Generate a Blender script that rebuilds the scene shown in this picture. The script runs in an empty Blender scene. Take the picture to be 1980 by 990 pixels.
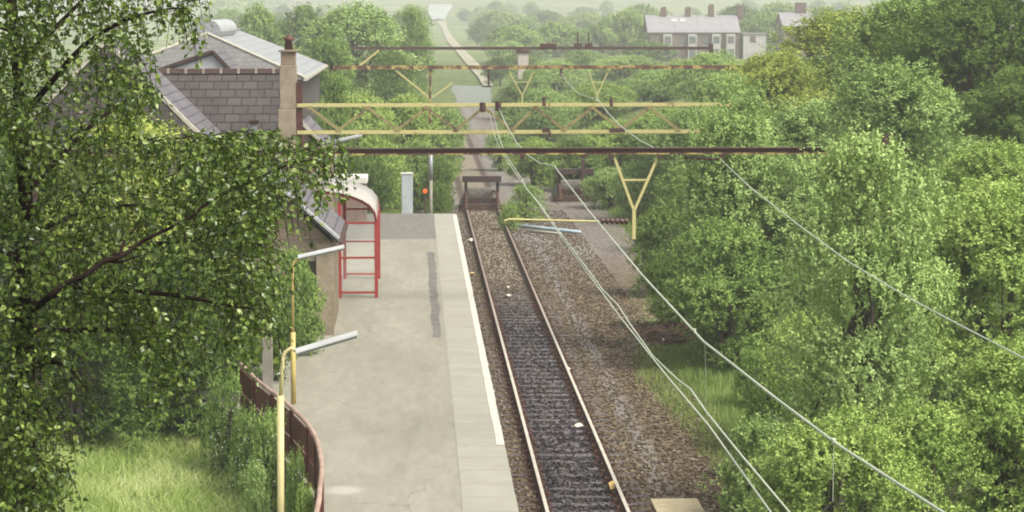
import bpy, math, random
import numpy as np
from mathutils import Vector, Matrix

R = math.radians
# ------------------------------------------------------------------ camera, world, sun, exposure
S = bpy.context.scene
COL = bpy.context.collection
F = 4600.0                       # focal length in photo pixels (photo is 1980 x 990)
CH = 9.25                        # camera height above rail top (z = 0); the tracks run along +Y
PITCH = math.atan(476.0 / F)
YAW = math.atan(190.0 / F * math.cos(PITCH))
cam_d = bpy.data.cameras.new('camera')
cam = bpy.data.objects.new('camera', cam_d)
COL.objects.link(cam)
cam_d.sensor_width = 36.0
cam_d.lens = F / 1980.0 * 36.0
cam_d.clip_start = 0.5
cam_d.clip_end = 20000
cam.location = (0, 0, CH)
cam.rotation_euler = (math.pi / 2 - PITCH, 0, -YAW)
S.camera = cam
CAMR = cam.rotation_euler.to_matrix()

SUN_EL, SUN_AZ = 52.0, 128.0     # azimuth clockwise from +Y: from the right and behind the camera
w = bpy.data.worlds.new('World')
S.world = w
w.use_nodes = True
nt = w.node_tree
bg = nt.nodes['Background']
sky = nt.nodes.new('ShaderNodeTexSky')
sky.sky_type = 'NISHITA'
sky.sun_disc = False
sky.sun_elevation = R(SUN_EL)
sky.sun_rotation = R(SUN_AZ)
sky.air_density = 1.0
sky.dust_density = 3.0
hs = nt.nodes.new('ShaderNodeHueSaturation')
hs.inputs['Saturation'].default_value = 0.2
nt.links.new(sky.outputs[0], hs.inputs['Color'])
nt.links.new(hs.outputs[0], bg.inputs['Color'])
bg.inputs['Strength'].default_value = 0.105
sl = bpy.data.lights.new('sun', 'SUN')
sl.energy = 1.8
sl.angle = R(20)
sl.color = (1.0, 0.95, 0.85)
so = bpy.data.objects.new('sun', sl)
COL.objects.link(so)
sd = Vector((math.sin(R(SUN_AZ)) * math.cos(R(SUN_EL)), math.cos(R(SUN_AZ)) * math.cos(R(SUN_EL)), math.sin(R(SUN_EL))))
so.rotation_euler = sd.to_track_quat('Z', 'Y').to_euler()
so.location = (30, -30, 60)
S.view_settings.view_transform = 'Standard'
S.view_settings.look = 'None'
S.view_settings.exposure = 1.43
S.view_settings.gamma = 1.0
S.cycles.use_denoising = True
S.cycles.max_bounces = 6
S.cycles.diffuse_bounces = 2
S.cycles.glossy_bounces = 2
S.cycles.transmission_bounces = 3
S.cycles.transparent_max_bounces = 6
S.cycles.volume_bounces = 0
S.cycles.filter_width = 1.9

# ------------------------------------------------------------------ pixel helpers (photo pixels -> world)
def ray(px, py):
    v = CAMR @ Vector(((px - 990) / F, (495 - py) / F, -1))
    return v
def at(px, py, Y):               # the point on the pixel's ray at distance Y along the track
    v = ray(px, py); t = Y / v.y
    return Vector((v.x * t, Y, CH + v.z * t))
def on(px, py, z=0.0):           # the point on the pixel's ray at height z
    v = ray(px, py); t = (z - CH) / v.z
    return Vector((v.x * t, v.y * t, z))
def lat(px, Y, py=495):
    return at(px, py, Y).x

# ------------------------------------------------------------------ mesh helpers
ORIG = {}
class MB:
    def __init__(s): s.v = []; s.f = []; s.m = []
    def add(s, vs, fs, mi=0):
        o = len(s.v)
        s.v += [tuple(v) for v in vs]
        s.f += [tuple(i + o for i in f) for f in fs]
        s.m += [mi] * len(fs)
        return s
    def box(s, x0, x1, y0, y1, z0, z1, mi=0):
        return s.add([(x0,y0,z0),(x1,y0,z0),(x1,y1,z0),(x0,y1,z0),(x0,y0,z1),(x1,y0,z1),(x1,y1,z1),(x0,y1,z1)],
              [(0,3,2,1),(4,5,6,7),(0,1,5,4),(1,2,6,5),(2,3,7,6),(3,0,4,7)], mi)
    def hexa(s, p, mi=0):        # 8 points: bottom ring, top ring
        return s.add(p, [(0,3,2,1),(4,5,6,7),(0,1,5,4),(1,2,6,5),(2,3,7,6),(3,0,4,7)], mi)
    def bar(s, a, b, wx, wz=None, mi=0, up=(0,0,1)):   # rectangular bar from a to b
        a = Vector(a); b = Vector(b); d = (b - a).normalized()
        wz = wx if wz is None else wz
        u = Vector(up)
        if abs(d.dot(u)) > 0.95: u = Vector((0,1,0))
        sx = d.cross(u).normalized() * wx / 2; sz = sx.cross(d).normalized() * wz / 2
        p = [a - sx - sz, a + sx - sz, b + sx - sz, b - sx - sz, a - sx + sz, a + sx + sz, b + sx + sz, b - sx + sz]
        return s.hexa(p, mi)
    def tube(s, pts, rad, n=8, mi=0, cap=True):
        pts = [Vector(p) for p in pts]
        k = len(pts)
        rad = [rad] * k if not hasattr(rad, '__len__') else list(rad)
        vs = []; fs = []
        prev = None
        for i in range(k):
            d = (pts[min(i+1,k-1)] - pts[max(i-1,0)]).normalized()
            u = prev if prev is not None else (Vector((0,0,1)) if abs(d.z) < 0.9 else Vector((1,0,0)))
            a = (u - d * u.dot(d)).normalized(); prev = a
            b = d.cross(a)
            for j in range(n):
                t = 2 * math.pi * j / n
                vs.append(pts[i] + (a * math.cos(t) + b * math.sin(t)) * rad[i])
        for i in range(k - 1):
            for j in range(n):
                fs.append((i*n+j, i*n+(j+1)%n, (i+1)*n+(j+1)%n, (i+1)*n+j))
        if cap:
            fs.append(tuple(range(n-1,-1,-1))); fs.append(tuple(range((k-1)*n, k*n)))
        return s.add(vs, fs, mi)
    def prism(s, poly, off, mi=0):     # polygon (list of points) extruded by off
        n = len(poly); poly = [Vector(p) for p in poly]; o = Vector(off)
        return s.add(poly + [p + o for p in poly],
              [tuple(range(n-1,-1,-1)), tuple(range(n, 2*n))] + [(i, (i+1)%n, n+(i+1)%n, n+i) for i in range(n)], mi)
    def build(s, name, mat, parent=None, smooth=False, bevel=0):
        base = ORIG.get(parent.name, Vector((0,0,0))) if parent else Vector((0,0,0))
        me = bpy.data.meshes.new(name)
        me.from_pydata([tuple(Vector(v) - base) for v in s.v], [], s.f)
        mats = mat if isinstance(mat, (list, tuple)) else [mat]
        for m in mats: me.materials.append(m)
        if len(mats) > 1: me.polygons.foreach_set('material_index', s.m)
        if smooth: me.polygons.foreach_set('use_smooth', [True] * len(me.polygons))
        me.update()
        o = bpy.data.objects.new(name, me)
        COL.objects.link(o)
        import bmesh
        bm = bmesh.new(); bm.from_mesh(me); bmesh.ops.recalc_face_normals(bm, faces=bm.faces); bm.to_mesh(me); bm.free()
        if parent:
            o.parent = parent
            ORIG[o.name] = base
        if bevel:
            mo = o.modifiers.new('bevel', 'BEVEL'); mo.width = bevel; mo.segments = 2; mo.limit_method = 'ANGLE'
        return o
def tag(o, label, cat, group=None):
    o['label'] = label; o['category'] = cat
    if group: o['group'] = group
    return o
def thing(name, base, label, cat, group=None):
    o = bpy.data.objects.new(name, None)
    o.empty_display_size = 0.3
    COL.objects.link(o)
    o.location = base
    ORIG[o.name] = Vector(base)
    return tag(o, label, cat, group)
def kind(o, k):
    o['kind'] = k
    return o
def np_mesh(name, V, Fa, mats, tint=None, smooth=False):
    me = bpy.data.meshes.new(name)
    V = np.asarray(V, dtype=np.float32); Fa = np.asarray(Fa, dtype=np.int32)
    n, k = Fa.shape
    me.vertices.add(len(V)); me.vertices.foreach_set('co', V.ravel())
    me.loops.add(n * k); me.loops.foreach_set('vertex_index', Fa.ravel())
    me.polygons.add(n); me.polygons.foreach_set('loop_start', np.arange(0, n * k, k, dtype=np.int32))
    if smooth: me.polygons.foreach_set('use_smooth', np.ones(n, dtype=bool))
    me.update(calc_edges=True)
    if tint is not None:
        a = me.attributes.new('tint', 'FLOAT', 'FACE'); a.data.foreach_set('value', np.asarray(tint, dtype=np.float32))
    for m in mats: me.materials.append(m)
    return me

# ------------------------------------------------------------------ materials
def newmat(name):
    m = bpy.data.materials.new(name); m.use_nodes = True
    t = m.node_tree; b = t.nodes['Principled BSDF']
    return m, t, b
def N(t, typ, **kw):
    n = t.nodes.new(typ)
    for k, v in kw.items():
        if hasattr(n, k): setattr(n, k, v)
        else: n.inputs[k].default_value = v
    return n
def ramp(t, fac, stops):
    r = t.nodes.new('ShaderNodeValToRGB')
    els = r.color_ramp.elements
    while len(els) > 1: els.remove(els[-1])
    els[0].position = stops[0][0]; els[0].color = (*stops[0][1], 1)
    for p, c in stops[1:]:
        e = els.new(p); e.color = (*c, 1)
    t.links.new(fac, r.inputs[0])
    return r.outputs[0]
def noise(t, scale, detail=5, rough=0.6, vec=None, dist=0.0):
    n = t.nodes.new('ShaderNodeTexNoise')
    n.inputs['Scale'].default_value = scale; n.inputs['Detail'].default_value = detail
    n.inputs['Roughness'].default_value = rough; n.inputs['Distortion'].default_value = dist
    if vec is None:
        tc = t.nodes.new('ShaderNodeTexCoord'); vec = tc.outputs['Object']
    t.links.new(vec, n.inputs['Vector'])
    return n.outputs['Fac']
def mixc(t, fac, a, b, mode='MIX'):
    m = t.nodes.new('ShaderNodeMix'); m.data_type = 'RGBA'; m.blend_type = mode
    if isinstance(fac, (int, float)): m.inputs[0].default_value = fac
    else: t.links.new(fac, m.inputs[0])
    for i, c in ((6, a), (7, b)):
        if isinstance(c, tuple): m.inputs[i].default_value = (*c, 1)
        else: t.links.new(c, m.inputs[i])
    return m.outputs[2]
def bump(t, b, h, dist=0.02, strength=0.6):
    n = t.nodes.new('ShaderNodeBump'); n.inputs['Distance'].default_value = dist; n.inputs['Strength'].default_value = strength
    t.links.new(h, n.inputs['Height']); t.links.new(n.outputs[0], b.inputs['Normal'])
def math_n(t, op, a, b=None, c=None):
    n = t.nodes.new('ShaderNodeMath'); n.operation = op
    for i, v in enumerate((a, b, c)):
        if v is None: continue
        if isinstance(v, (int, float)): n.inputs[i].default_value = v
        else: t.links.new(v, n.inputs[i])
    return n.outputs[0]
def smooth01(t, x, lo, hi):
    n = t.nodes.new('ShaderNodeMapRange'); n.interpolation_type = 'SMOOTHSTEP'
    t.links.new(x, n.inputs[0]); n.inputs[1].default_value = lo; n.inputs[2].default_value = hi
    return n.outputs[0]

def m_plain(name, c1, c2, scale=4, rough=0.75, bmp=0.0, spec=0.3, metallic=0.0, lo=0.35, hi=0.65):
    m, t, b = newmat(name)
    f = noise(t, scale)
    t.links.new(ramp(t, f, [(lo, c1), (hi, c2)]), b.inputs['Base Color'])
    b.inputs['Roughness'].default_value = rough; b.inputs['Specular IOR Level'].default_value = spec
    b.inputs['Metallic'].default_value = metallic
    if bmp: bump(t, b, noise(t, scale * 6), bmp)
    return m
def m_rusty(name, paint, rust, amount=0.5, scale=2.5, rough=0.6):
    m, t, b = newmat(name)
    f = noise(t, scale, 8, 0.7); g = noise(t, scale * 9, 4)
    x = math_n(t, 'ADD', math_n(t, 'MULTIPLY', f, 0.75), math_n(t, 'MULTIPLY', g, 0.25))
    f2 = noise(t, scale * 5, 3)
    pv = mixc(t, f2, tuple(c * 0.78 for c in paint), tuple(min(1, c * 1.15) for c in paint))
    rv = mixc(t, f2, tuple(c * 0.6 for c in rust), tuple(c * 1.3 for c in rust))
    e = 0.5 + (0.5 - amount) * 0.5
    col = mixc(t, smooth01(t, x, e - 0.05, e + 0.05), pv, rv)
    t.links.new(col, b.inputs['Base Color'])
    b.inputs['Roughness'].default_value = rough
    bump(t, b, g, 0.004)
    return m
def m_brick(name, c1, c2, mortar, bw, bh, axes='xz', zscale=1.0, msize=0.02, rough=0.85, offset=0.5, bmp=0.02, stain=(0.5, 0.5, 0.5)):
    m, t, b = newmat(name)
    tc = t.nodes.new('ShaderNodeTexCoord'); sp = t.nodes.new('ShaderNodeSeparateXYZ'); cb = t.nodes.new('ShaderNodeCombineXYZ')
    t.links.new(tc.outputs['Object'], sp.inputs[0])
    if axes == 'sum':            # for walls facing either way
        t.links.new(math_n(t, 'ADD', sp.outputs[0], sp.outputs[1]), cb.inputs[0])
    else:
        t.links.new(sp.outputs['xyz'.index(axes[0])], cb.inputs[0])
    t.links.new(math_n(t, 'MULTIPLY', sp.outputs[2 if axes == 'sum' else 'xyz'.index(axes[1])], zscale), cb.inputs[1])
    br = t.nodes.new('ShaderNodeTexBrick')
    br.offset = offset
    t.links.new(cb.outputs[0], br.inputs['Vector'])
    br.inputs['Color1'].default_value = (*c1, 1); br.inputs['Color2'].default_value = (*c2, 1); br.inputs['Mortar'].default_value = (*mortar, 1)
    br.inputs['Scale'].default_value = 1.0; br.inputs['Brick Width'].default_value = bw; br.inputs['Row Height'].default_value = bh
    br.inputs['Mortar Size'].default_value = msize; br.inputs['Mortar Smooth'].default_value = 0.3; br.inputs['Bias'].default_value = 0.0
    f = noise(t, 1.3, 6); g = noise(t, 14, 4)
    col = mixc(t, 0.55, br.outputs['Color'], ramp(t, f, [(0.3, tuple(s * 0.7 for s in stain)), (0.7, tuple(min(1, s * 1.3) for s in stain))]), 'OVERLAY')
    col = mixc(t, 0.35, col, ramp(t, g, [(0.3, (0.3,0.3,0.3)), (0.7, (0.7,0.7,0.7))]), 'OVERLAY')
    t.links.new(col, b.inputs['Base Color'])
    b.inputs['Roughness'].default_value = rough; b.inputs['Specular IOR Level'].default_value = 0.25
    h = math_n(t, 'SUBTRACT', math_n(t, 'MULTIPLY', g, 0.4), br.outputs['Fac'])
    bump(t, b, h, bmp)
    return m
def m_leaf(name, dark, mid, light, trans=0.24, rough=0.65, spec=0.10):
    m, t, b = newmat(name)
    at_ = t.nodes.new('ShaderNodeAttribute'); at_.attribute_name = 'tint'
    oi = t.nodes.new('ShaderNodeObjectInfo')
    nz = noise(t, 0.9, 2)
    x = math_n(t, 'ADD', at_.outputs['Fac'], math_n(t, 'MULTIPLY', math_n(t, 'SUBTRACT', oi.outputs['Random'], 0.5), 0.25))
    x = math_n(t, 'ADD', x, math_n(t, 'MULTIPLY', math_n(t, 'SUBTRACT', nz, 0.5), 0.5))
    col = ramp(t, x, [(0.05, dark), (0.5, mid), (0.95, light)])
    t.links.new(col, b.inputs['Base Color'])
    b.inputs['Roughness'].default_value = rough; b.inputs['Specular IOR Level'].default_value = spec
    tr = t.nodes.new('ShaderNodeBsdfTranslucent')
    t.links.new(mixc(t, 0.4, col, (0.24, 0.40, 0.06)), tr.inputs['Color'])
    mx = t.nodes.new('ShaderNodeMixShader'); mx.inputs[0].default_value = trans
    t.links.new(b.outputs[0], mx.inputs[1]); t.links.new(tr.outputs[0], mx.inputs[2])
    t.links.new(mx.outputs[0], t.nodes['Material Output'].inputs['Surface'])
    return m

LEAF = {
 'birch': m_leaf('leaf_birch', (0.032,0.054,0.009), (0.124,0.183,0.029), (0.310,0.378,0.092), 0.27, 0.32, 0.5),
 'bright': m_leaf('leaf_bright', (0.148,0.230,0.049), (0.326,0.442,0.111), (0.486,0.582,0.182)),
 'mid': m_leaf('leaf_mid', (0.106,0.174,0.043), (0.255,0.364,0.096), (0.397,0.498,0.159)),
 'dark': m_leaf('leaf_dark', (0.054,0.095,0.021), (0.137,0.207,0.047), (0.231,0.319,0.086)),
 'deep': m_leaf('leaf_deep', (0.035,0.070,0.017), (0.093,0.145,0.026), (0.132,0.195,0.044)),
 'pale': m_leaf('leaf_pale', (0.142,0.218,0.066), (0.314,0.431,0.138), (0.461,0.571,0.211)),
 'yellow': m_leaf('leaf_yellow', (0.189,0.235,0.043), (0.367,0.426,0.090), (0.497,0.538,0.144)),
}
M_BARK = m_plain('bark', (0.05,0.04,0.03), (0.12,0.10,0.08), 8, 0.9, 0.01)
M_BIRCHBARK = m_plain('birch_bark', (0.010,0.006,0.005), (0.030,0.019,0.016), 10, 0.95, 0.004, 0.05)
M_YELLOW = m_rusty('yellow_paint', (0.46,0.41,0.17), (0.12,0.05,0.025), 0.28)
M_YELLOWRUST = m_rusty('yellow_rusting_paint', (0.40,0.31,0.10), (0.085,0.035,0.022), 0.55)
M_OLIVE = m_rusty('olive_weathered_paint', (0.24,0.20,0.08), (0.075,0.045,0.028), 0.4)
M_RUST = m_rusty('rusty_steel', (0.30,0.19,0.06), (0.05,0.022,0.016), 0.88)
M_DKRED = m_plain('dark_red_paint', (0.055,0.02,0.016), (0.09,0.034,0.027), 6, 0.6)
M_BUFFER = m_rusty('buffer_paint', (0.085,0.022,0.024), (0.04,0.022,0.02), 0.6)
M_RED = m_plain('red_paint', (0.27,0.03,0.026), (0.35,0.045,0.038), 5, 0.45, spec=0.5)
M_CREAMPAINT = m_plain('cream_post_paint', (0.46,0.39,0.18), (0.56,0.49,0.25), 3, 0.55)
M_YPOST = m_plain('yellow_post_paint', (0.40,0.30,0.09), (0.48,0.38,0.14), 3, 0.55)
M_LAMP = m_plain('lantern_plastic', (0.34,0.35,0.34), (0.44,0.44,0.42), 3, 0.4, spec=0.5)
M_LAMPGREY = m_plain('lantern_body', (0.22,0.23,0.22), (0.30,0.30,0.29), 3, 0.5)
M_WHITE = m_plain('white_paint', (0.48,0.46,0.41), (0.62,0.60,0.54), 6, 0.7)
M_STEEL = m_plain('dull_steel', (0.20,0.20,0.21), (0.33,0.33,0.34), 7, 0.5, metallic=0.3)
M_WIRE = m_plain('weathered_copper', (0.34,0.38,0.28), (0.46,0.48,0.37), 1.5, 0.6)
M_INSUL = m_plain('brown_insulator', (0.045,0.015,0.015), (0.08,0.03,0.025), 10, 0.25, spec=0.6)
M_STONE = m_brick('gritstone_blocks', (0.23,0.18,0.12), (0.17,0.135,0.095), (0.12,0.10,0.085), 0.62, 0.31, 'sum', 1.0, 0.012)
M_CHIMNEY = m_plain('chimney_stone', (0.20,0.16,0.11), (0.29,0.24,0.17), 3, 0.9, 0.015)
M_DARKSTONE = m_brick('sooty_stone', (0.085,0.07,0.065), (0.06,0.052,0.052), (0.05,0.045,0.04), 0.55, 0.28, 'sum', 1.0, 0.012)
M_SLATE = m_brick('stone_slates', (0.070,0.058,0.054), (0.050,0.042,0.041), (0.022,0.018,0.018), 0.48, 0.25, 'xz', 1.0, 0.022, 0.75, bmp=0.06)
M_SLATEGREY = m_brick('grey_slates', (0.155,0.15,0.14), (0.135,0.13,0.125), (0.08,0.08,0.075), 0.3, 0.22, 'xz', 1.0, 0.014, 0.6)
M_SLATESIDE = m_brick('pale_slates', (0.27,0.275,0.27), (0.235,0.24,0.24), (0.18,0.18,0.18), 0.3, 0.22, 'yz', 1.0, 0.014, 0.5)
M_SLATEY = m_brick('side_slates', (0.13,0.12,0.125), (0.10,0.09,0.095), (0.05,0.045,0.05), 0.4, 0.22, 'yz', 1.0, 0.016, 0.6)
M_LEAD = m_plain('pale_lead', (0.26,0.265,0.27), (0.36,0.36,0.355), 4, 0.6)
M_COPING = m_plain('pale_coping', (0.32,0.30,0.24), (0.45,0.42,0.34), 5, 0.8)
M_WOODDK = m_plain('dark_wood', (0.05,0.028,0.02), (0.09,0.05,0.035), 6, 0.8)
M_SLEEPER = m_plain('sleeper_wood', (0.020,0.016,0.016), (0.15,0.132,0.128), 3.2, 0.8, 0.01)
M_GLASSY = None
M_CONC = m_plain('concrete', (0.30,0.28,0.23), (0.40,0.37,0.31), 4, 0.9, 0.004)

# ------------------------------------------------------------------ ground sheet
def sstep(a, b, x):
    t = min(1, max(0, (x - a) / (b - a))); return t * t * (3 - 2 * t)
def bedc(y):                     # centre line of the old track bed
    return float(np.interp(y, [0,112,151,302,525,700,1180,2200,3300], [3.19,3.19,4.0,7.2,11.5,12.5,15.0,20,60]))
def gh(x, y):
    z = -0.22
    if x < -3.2: z += min(0.35, (-3.2 - x) * 0.10) * (1 - sstep(70, 95, y))
    e = x - 9.2 - max(0.0, bedc(y) - 3.19)
    if e > 0: z += min(3.2, e * 0.34) * (1 - 0.75 * sstep(150, 260, y))
    if y > 900:
        k = (y - 900) / 2600
        ang = 800 + x / y * F    # column, for the shape of the far skyline
        m_ = float(np.interp(ang, [300, 420, 560, 760, 900, 1100, 1500, 1900], [24, 27, 60, 92, 100, 90, 85, 95]))
        z += (max(0, k) ** 1.25) * m_ + 1.2 * math.sin(x * 0.011 + 2) * math.sin(y * 0.006) * min(1, k * 3)
    return z
xs = list(np.arange(-26, 34.01, 1.0))
v = 1.0; x = 34.0
while x < 2600: v *= 1.22; x += v; xs.append(x)
v = 1.0; x = -26.0
while x > -2600: v *= 1.22; x -= v; xs.insert(0, x)
ys = list(np.arange(-10, 170.01, 2.0)); v = 2.0; y = 170.0
while y < 4400: v = min(90, v * 1.08); y += v; ys.append(y)
V = [(x, y, gh(x, y)) for y in ys for x in xs]
nx = len(xs)
Fa = [(j*nx+i, j*nx+i+1, (j+1)*nx+i+1, (j+1)*nx+i) for j in range(len(ys)-1) for i in range(nx-1)]
m, t, b = newmat('ground_turf')
tc = t.nodes.new('ShaderNodeTexCoord')
n1 = noise(t, 0.35, 8, 0.65); n2 = noise(t, 6, 6); n3 = noise(t, 0.018, 3, 0.6, dist=1.0); n4 = noise(t, 0.02, 6, 0.7)
near = ramp(t, n1, [(0.3, (0.05,0.055,0.022)), (0.5, (0.09,0.12,0.035)), (0.7, (0.14,0.17,0.05))])
near = mixc(t, 0.5, near, ramp(t, n2, [(0.3,(0.25,0.25,0.25)),(0.7,(0.75,0.75,0.75))]), 'OVERLAY')
far = ramp(t, n3, [(0.30, (0.05,0.08,0.03)), (0.42, (0.11,0.16,0.05)), (0.50, (0.20,0.22,0.085)), (0.58, (0.10,0.15,0.05)), (0.70, (0.20,0.19,0.10))])
far = mixc(t, 0.6, far, ramp(t, n4, [(0.35,(0.28,0.28,0.28)),(0.65,(0.72,0.72,0.72))]), 'OVERLAY')
sp = t.nodes.new('ShaderNodeSeparateXYZ'); t.links.new(tc.outputs['Object'], sp.inputs[0])
base = mixc(t, smooth01(t, sp.outputs[1], 250, 700), near, far)
moor = ramp(t, n4, [(0.35, (0.075,0.068,0.075)), (0.65, (0.13,0.12,0.11))])
base = mixc(t, smooth01(t, math_n(t, 'ADD', sp.outputs[2], math_n(t, 'MULTIPLY', n4, 14)), 40, 52), base, moor)
t.links.new(base, b.inputs['Base Color']); b.inputs['Roughness'].default_value = 0.95; b.inputs['Specular IOR Level'].default_value = 0.1
bump(t, b, n2, 0.05)
gm = np_mesh('ground', V, Fa, [m], smooth=True)
g = bpy.data.objects.new('ground', gm); COL.objects.link(g); kind(g, 'structure')

def drape(px, py, lift=0.0):     # where a pixel's ray meets the ground sheet
    d = ray(px, py); t0 = None
    Y = 100.0
    while Y < 4300:
        tt = Y / d.y
        if CH + d.z * tt <= gh(d.x * tt, Y) + lift: break
        Y *= 1.004
    tt = Y / d.y
    return Vector((d.x * tt, Y, gh(d.x * tt, Y) + lift))

# ------------------------------------------------------------------ track bed
rng = random.Random(5)
def strip(name, rows, mat, jit=0.0):
    mb = MB(); vs = []
    k = len(rows[0])
    for r_ in rows: vs += r_
    fs = [(j*k+i, j*k+i+1, (j+1)*k+i+1, (j+1)*k+i) for j in range(len(rows)-1) for i in range(k-1)]
    return mb.add(vs, fs).build(name, mat)
def bed_right(y):
    return float(np.interp(y, [0,40,52,60,66,70,76,84,94,112,118,126,151,210,302], [7.2,7.1,6.9,6.5,7.0,7.7,7.9,8.5,9.4,9.5,9.0,7.2,5.4,7.2,9.6]))
def bed_left(y):
    return float(np.interp(y, [0,98,101,118,130,151,210,302], [1.5,1.5,-1.2,0.9,2.2,3.2,4.3,4.6]))
rows = []
y = 14.0
while y < 300:
    l, r_ = bed_left(y), bed_right(y)
    if y > 98: l += rng.uniform(-0.25, 0.25)
    r_ += rng.uniform(-0.22, 0.22)
    rows.append([(l + (r_ - l) * i / 5.0, y, -0.19) for i in range(6)])
    y += 0.35 if y < 118 else 1.6
m, t, b = newmat('ballast')
tc = t.nodes.new('ShaderNodeTexCoord'); sp = t.nodes.new('ShaderNodeSeparateXYZ'); t.links.new(tc.outputs['Object'], sp.inputs[0])
vo = t.nodes.new('ShaderNodeTexVoronoi'); vo.inputs['Scale'].default_value = 11; t.links.new(tc.outputs['Object'], vo.inputs['Vector'])
vb = t.nodes.new('ShaderNodeSeparateColor'); t.links.new(vo.outputs['Color'], vb.inputs[0])
n1 = noise(t, 0.8, 7, 0.7); n2 = noise(t, 3.2, 5, 0.65); n5 = noise(t, 25, 3)
brown = ramp(t, vb.outputs[0], [(0.0, (0.045,0.032,0.019)), (0.4, (0.102,0.074,0.043)), (0.75, (0.150,0.113,0.068)), (0.95, (0.23,0.185,0.125))])
brown = mixc(t, 0.75, brown, ramp(t, n2, [(0.3, (0.26,0.25,0.24)), (0.7, (0.74,0.73,0.70))]), 'OVERLAY')
greyb = ramp(t, vb.outputs[1], [(0.0, (0.085,0.07,0.058)), (0.5, (0.15,0.128,0.105)), (0.95, (0.23,0.20,0.165))])
oil = ramp(t, vb.outputs[0], [(0.0, (0.010,0.008,0.009)), (0.55, (0.028,0.022,0.025)), (0.85, (0.06,0.05,0.055)), (0.97, (0.15,0.14,0.15))])
fill = ramp(t, vb.outputs[2], [(0.0, (0.11,0.09,0.06)), (0.5, (0.19,0.16,0.11)), (0.95, (0.25,0.215,0.155))])
X, Y = sp.outputs[0], sp.outputs[1]
# far half of the bed is greyer; the pale worn strip along the six-foot; oil between the rails as far as the infill
col = mixc(t, smooth01(t, math_n(t, 'ADD', Y, math_n(t, 'MULTIPLY', n1, 14)), 84, 104), brown, greyb)
col = mixc(t, math_n(t, 'MULTIPLY', smooth01(t, math_n(t, 'ADD', Y, math_n(t, 'MULTIPLY', n1, 40)), 235, 275), 0.8), col, (0.17,0.20,0.165))
cx = math_n(t, 'ABSOLUTE', math_n(t, 'SUBTRACT', X, 4.92))
pm = math_n(t, 'SUBTRACT', 1.0, smooth01(t, math_n(t, 'ADD', cx, math_n(t, 'MULTIPLY', n2, 0.5)), 0.30, 0.62))
pm = math_n(t, 'MULTIPLY', pm, smooth01(t, Y, 43, 49))
col = mixc(t, math_n(t, 'MULTIPLY', pm, 0.75), col, mixc(t, n5, (0.15,0.138,0.128), (0.21,0.197,0.18)))
ox = math_n(t, 'ABSOLUTE', math_n(t, 'SUBTRACT', X, 3.19))
om = math_n(t, 'SUBTRACT', 1.0, smooth01(t, ox, 0.66, 0.80))
ofar = math_n(t, 'SUBTRACT', 1.0, smooth01(t, math_n(t, 'ADD', Y, math_n(t, 'MULTIPLY', n1, 9)), 78, 90))
col = mixc(t, math_n(t, 'MULTIPLY', om, math_n(t, 'SUBTRACT', 1.0, ofar)), col, fill)
mott = smooth01(t, math_n(t, 'ADD', n2, math_n(t, 'MULTIPLY', ox, 0.5)), 0.45, 0.75)
col = mixc(t, math_n(t, 'MULTIPLY', math_n(t, 'MULTIPLY', om, ofar), math_n(t, 'ADD', 0.6, math_n(t, 'MULTIPLY', mott, 0.4))), col, oil)
rx = math_n(t, 'ABSOLUTE', math_n(t, 'SUBTRACT', ox, 0.78))
rm = math_n(t, 'SUBTRACT', 1.0, smooth01(t, rx, 0.08, 0.28))
col = mixc(t, math_n(t, 'MULTIPLY', rm, 0.75), col, (0.045,0.022,0.016))
def patch_mask(t, X, Y, n_, cx_, cy_, rx_, ry_):
    dx = math_n(t, 'DIVIDE', math_n(t, 'SUBTRACT', X, cx_), rx_); dy = math_n(t, 'DIVIDE', math_n(t, 'SUBTRACT', Y, cy_), ry_)
    d_ = math_n(t, 'SQRT', math_n(t, 'ADD', math_n(t, 'MULTIPLY', dx, dx), math_n(t, 'MULTIPLY', dy, dy)))
    return math_n(t, 'SUBTRACT', 1.0, smooth01(t, math_n(t, 'ADD', d_, math_n(t, 'MULTIPLY', n_, 1.2)), 0.9, 1.5))
for px, py, rx_, ry_ in ((1030, 462, 1.0, 3.0), (1128, 485, 0.8, 4.0)):
    c_ = on(px, py, -0.19)
    col = mixc(t, math_n(t, 'MULTIPLY', patch_mask(t, X, Y, n2, c_.x, c_.y, rx_, ry_), 0.6), col, (0.25,0.25,0.215))
t.links.new(col, b.inputs['Base Color']); b.inputs['Roughness'].default_value = 0.85; b.inputs['Specular IOR Level'].default_value = 0.25
bump(t, b, math_n(t, 'SUBTRACT', 1.0, vo.outputs['Distance']), 0.05, 0.9)
M_BALLAST = m
kind(strip('track_bed', rows, M_BALLAST), 'structure')

# loose ballast stones, never countable
nr = np.random.default_rng(3)
ns = 34000
sy = 32 + 80 * nr.random(ns) ** 1.9; sx = 1.85 + nr.random(ns) * 5.2
keep = ~((np.abs(np.abs(sx - 3.19) - 0.7525) < 0.10))
sx, sy = sx[keep], sy[keep]; ns = len(sx)
octv = np.array([(1,0,0),(0,1,0),(-1,0,0),(0,-1,0),(0,0,1),(0,0,-1)], float)
octf = np.array([(0,1,4),(1,2,4),(2,3,4),(3,0,4),(1,0,5),(2,1,5),(3,2,5),(0,3,5)])
sc = (0.022 + 0.028 * nr.random((ns,1,1))) * (0.7 + 0.6 * nr.random((ns,6,1)))
an = nr.random(ns) * 6.283
ov = octv[None] * sc
rx_ = ov[...,0]*np.cos(an)[:,None] - ov[...,1]*np.sin(an)[:,None]; ry_ = ov[...,0]*np.sin(an)[:,None] + ov[...,1]*np.cos(an)[:,None]
Vs = np.stack([rx_ + sx[:,None], ry_ + sy[:,None], ov[...,2]*0.7 - 0.183 + (0.022*nr.random(ns))[:,None]], -1).reshape(-1,3)
Fs = (octf[None] + (np.arange(ns)*6)[:,None,None]).reshape(-1,3)
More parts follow.
